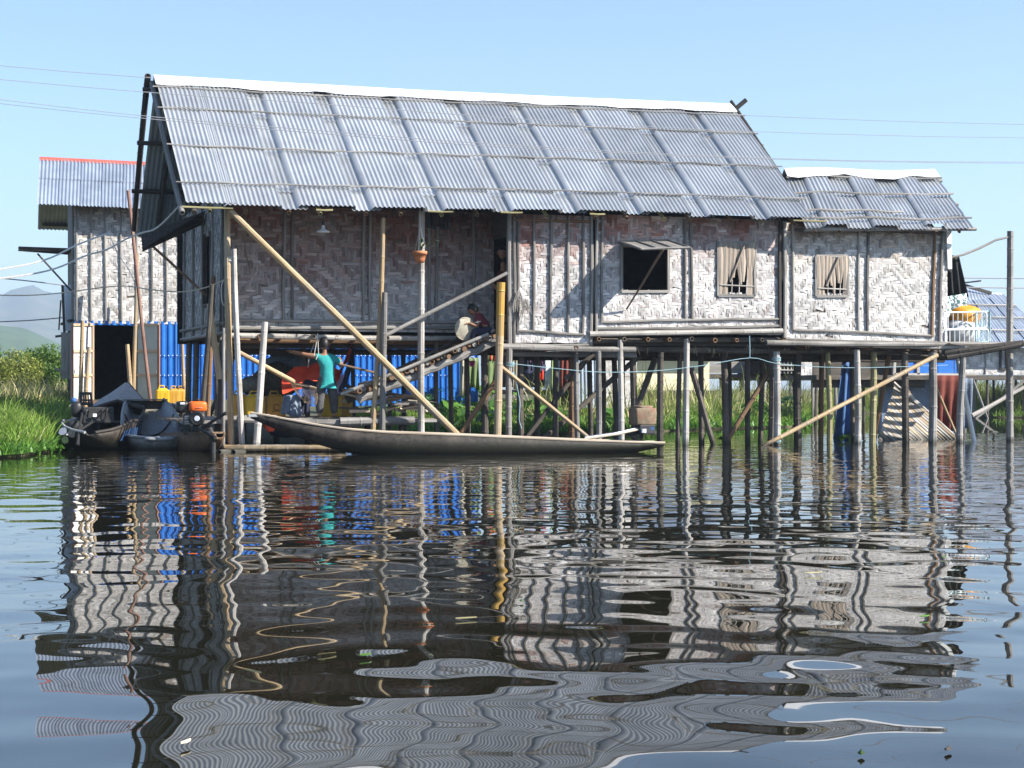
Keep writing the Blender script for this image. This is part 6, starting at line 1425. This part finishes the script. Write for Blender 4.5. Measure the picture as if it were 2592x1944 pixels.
def leafcloud(pts, size, g):
    n = len(pts); P_ = np.asarray(pts); a = g.normal(size=(n, 3)); a /= np.linalg.norm(a, axis=1)[:, None]; b = g.normal(size=(n, 3)); b -= a * (a * b).sum(1)[:, None]; b /= np.linalg.norm(b, axis=1)[:, None]
    s_ = size * g.uniform(.6, 1.3, n)[:, None]
    co = np.stack([P_ - a * s_, P_ + b * s_ * .45, P_ + a * s_, P_ - b * s_ * .45], 1).reshape(-1, 3); return co
def shrub(px, py_top, d, rx, label, m, seed, n=9000, base=.3, leaf=.05, group='shrubs on the left bank'):
    g = np.random.default_rng(seed); c = PD(px, HY, d); top = CAM.z + (HY - py_top) / FPX * d
    t = thing('shrub', V((c.x, c.y, base - .1)), label, 'shrub', group); H = top - base; lob = []
    for k in range(26):
        a = g.uniform(0, 2 * pi); r = rx * math.sqrt(g.random()) * .85; zz = base + H * g.uniform(.22, .88) * (1 - .28 * (r / rx) ** 2); lob.append((c.x + cos(a) * r, c.y + sin(a) * r * .7, zz, g.uniform(.16, .3) * H * .8))
    for k in range(9):
        l = lob[k * 2]; mb = MB(); mb.tube([(c.x + g.normal() * .1, c.y + g.normal() * .1, base - .1), ((c.x + l[0]) / 2 + g.normal() * .06, (c.y + l[1]) / 2, base + (l[2] - base) * .5), (l[0], l[1], l[2])], [.03, .02, .008], 5); part('stem', mb, 'wood_grey', t)
    pts = []
    per = n // len(lob)
    for l in lob:
        q = g.normal(size=(per, 3)); q /= np.linalg.norm(q, axis=1)[:, None]; r = l[3] * g.uniform(.45, 1.08, per)[:, None]; pts.append(np.array(l[:3]) + q * r * np.array([1.15, 1, .85]))
    co = leafcloud(np.concatenate(pts), leaf, g); nn_ = len(co) // 4
    me = bpy.data.meshes.new('crown'); b = BASE[t]; me.vertices.add(len(co)); me.vertices.foreach_set('co', (co - np.array(b)).astype(np.float32).ravel())
    ix = np.arange(nn_ * 4, dtype=np.int32); me.loops.add(nn_ * 4); me.loops.foreach_set('vertex_index', ix); me.polygons.add(nn_); me.polygons.foreach_set('loop_start', ix[::4].copy()); me.update(calc_edges=True)
    at = me.attributes.new('tint', 'FLOAT', 'POINT'); at.data.foreach_set('value', np.repeat(g.random(nn_), 4).astype(np.float32)); me.materials.append(M[m]); o = bpy.data.objects.new('crown', me); COL.objects.link(o); o.parent = t
shrub(20, 885, 47, 1.0, 'bushy light green shrub at the left edge', 'leaf_yellow', 31); shrub(75, 868, 50, 1.1, 'tallest bright green shrub, second from the left edge', 'leaf_mid', 32); shrub(125, 873, 48, .8, 'rounded green shrub just left of the neighbouring building', 'leaf_mid', 33); shrub(160, 892, 52, .9, 'shrub partly hidden by the neighbouring building', 'leaf_yellow', 34); shrub(-60, 872, 49, 1.2, 'shrub mostly cut off by the left picture edge', 'leaf_mid', 35)
# taro-like broad leaves under the house and water hyacinth at the edges
def broad(name, base, n, h, size, label, seed, group, m='leaf_broad', cat='plant'):
    g = random.Random(seed); base = V(base); t = thing(name, base, label, cat, group)
    for k in range(n):
        a = g.uniform(0, 6.28); L = h * g.uniform(.55, 1.1); tip = base + V((cos(a) * L * .45, sin(a) * L * .45, L)); s_ = size * g.uniform(.6, 1.2); f_ = V((cos(a), sin(a), g.uniform(-.9, -.1))).normalized(); sd = f_.cross(UP).normalized()
        mb = MB(); vs = [tip - f_ * s_ * .25, tip + sd * s_ * .42 - f_ * s_ * .35, tip + sd * s_ * .4 + f_ * s_ * .25, tip + f_ * s_ * .9, tip - sd * s_ * .4 + f_ * s_ * .25, tip - sd * s_ * .42 - f_ * s_ * .35, tip + V((0, 0, -.02)) + f_ * .2 * s_]
        mb.add(vs, [(0, 1, 6), (1, 2, 6), (2, 3, 6), (3, 4, 6), (4, 5, 6), (5, 0, 6)]); mb.tube([base, base.lerp(tip, .5) + V((cos(a) * .03, sin(a) * .03, .06)), tip], .008, 4, cap=False); part('leaf', mb, m, t)
TARO = [' below the upper stairs, left of two', ' below the upper stairs, right of two', ' left of the yellow bamboo, tallest', ' left of the yellow bamboo, near the water', ' just left of the yellow bamboo, tall', ' just behind the yellow bamboo', ' right of the yellow bamboo, leftmost', ' low at the water left of the yellow bamboo', ' lowest beside the yellow bamboo', ' below the purple washing', ' between the yellow bamboo and the black washing', ' under the lower stairs', ' under the olive washing', ' near the tin screen', ' near the small woven hut', ' left of the pale blue lashing', ' right of the pale blue lashing']
k = 0
for px, py, h in ((1090, 1075, .75), (1130, 1085, .7), (1160, 1072, .95), (1195, 1085, .75), (1215, 1070, .95), (1245, 1090, .6), (1275, 1085, .8), (1180, 1100, .45), (1230, 1102, .5), (1345, 1092, .6), (1310, 1078, .7), (1060, 1068, .9), (1395, 1096, .55), (1440, 1094, .5), (1540, 1098, .45), (1900, 1075, .7), (1985, 1070, .8)):
    k += 1; p = PZ(px, shore_y(px)); p += (p - CAM).normalized() * ((shore_y(px) - py) * .09 + .1); broad('taro_plant', (p.x, p.y, .05), 9, h, .30, 'broad-leaved green plant growing behind the stilts' + TARO[k - 1], 40 + k, 'broad-leaved plants behind the stilts')
for i, (px, py) in enumerate(((2130, 1118), (2150, 1114), (1830, 1120), (150, 1146), (130, 1150), (100, 1155), (530, 1130))):
    broad('water_plant', PZ(px, py), 8, .11, .09, 'small floating water plant ' + ['left of the blue tarp foot', 'at the blue tarp foot', 'by the front stilts at centre', 'at the tip of the left bank', 'near the tip of the left bank', 'along the left bank edge', 'beside the raft'][i], 80 + i, 'floating water plants')

for i, (px, py, a, m, lb) in enumerate(((925, 1658, .4, 'leaf_broad', 'small bright green leaf floating before the porch reflection'), (470, 1878, .9, 'wood_pale', 'pale sliver of wood floating at the lower left'), (2340, 1560, .2, 'leaf_broad', 'green leaf floating below the annexe reflection'), (1320, 1520, 1.2, 'leaf_broad', 'green leaf floating at the lower centre'), (2390, 1410, .5, 'leaf_broad', 'pale green leaf floating at the right'), (2400, 1895, .8, 'wood_dark', 'dark scrap of weed floating at the lower right'), (1180, 1565, .1, 'grass_dry', 'straw floating before the yellow bamboo reflection'), (2060, 1450, .0, 'grass_dry', 'straw floating under the right wall reflection'), (640, 1700, 2.0, 'grass_dry', 'straw floating at the left'), (2180, 1905, 1.0, 'leaf_mid', 'small dark leaf floating at the lower right corner'))):
    p = PZ(px, py, .012); mb = MB(); d_ = V((cos(a), sin(a), 0)); s_ = V((-sin(a), cos(a), 0)); L, w_ = (.028, .010) if 'straw' not in lb else (.05, .002)
    mb.loft([[p + d_ * (L * t) + s_ * (w_ * q * k), p + d_ * (L * t) + V((0, 0, .006)), p + d_ * (L * t) - s_ * (w_ * q * k)] for t, q, k in ((-1, .15, 1), (-.4, 1, 1), (.3, .9, 1), (1, .1, 1))]); single('floating_leaf' if 'leaf' in lb else 'floating_scrap', mb, m, lb, 'leaf' if 'leaf' in lb else 'debris')

# ------------------------------------------------------------------ air
hz = bpy.data.materials.new('haze_air'); hz.use_nodes = True; n = hz.node_tree; n.nodes.remove(n.nodes['Principled BSDF'])
pv = n.nodes.new('ShaderNodeVolumePrincipled'); pv.inputs['Color'].default_value = (.70, .84, 1.0, 1); pv.inputs['Density'].default_value = HAZE; pv.inputs['Anisotropy'].default_value = .2
n.links.new(pv.outputs[0], n.nodes['Material Output'].inputs['Volume'])
mb = MB(); mb.box((600, 1200, 84), (7000, 7000, 172)); o = part('haze', mb, 'interior', None); o.data.materials.clear(); o.data.materials.append(hz); o['kind'] = 'stuff'; o['label'] = 'pale haze in the air over the lake'
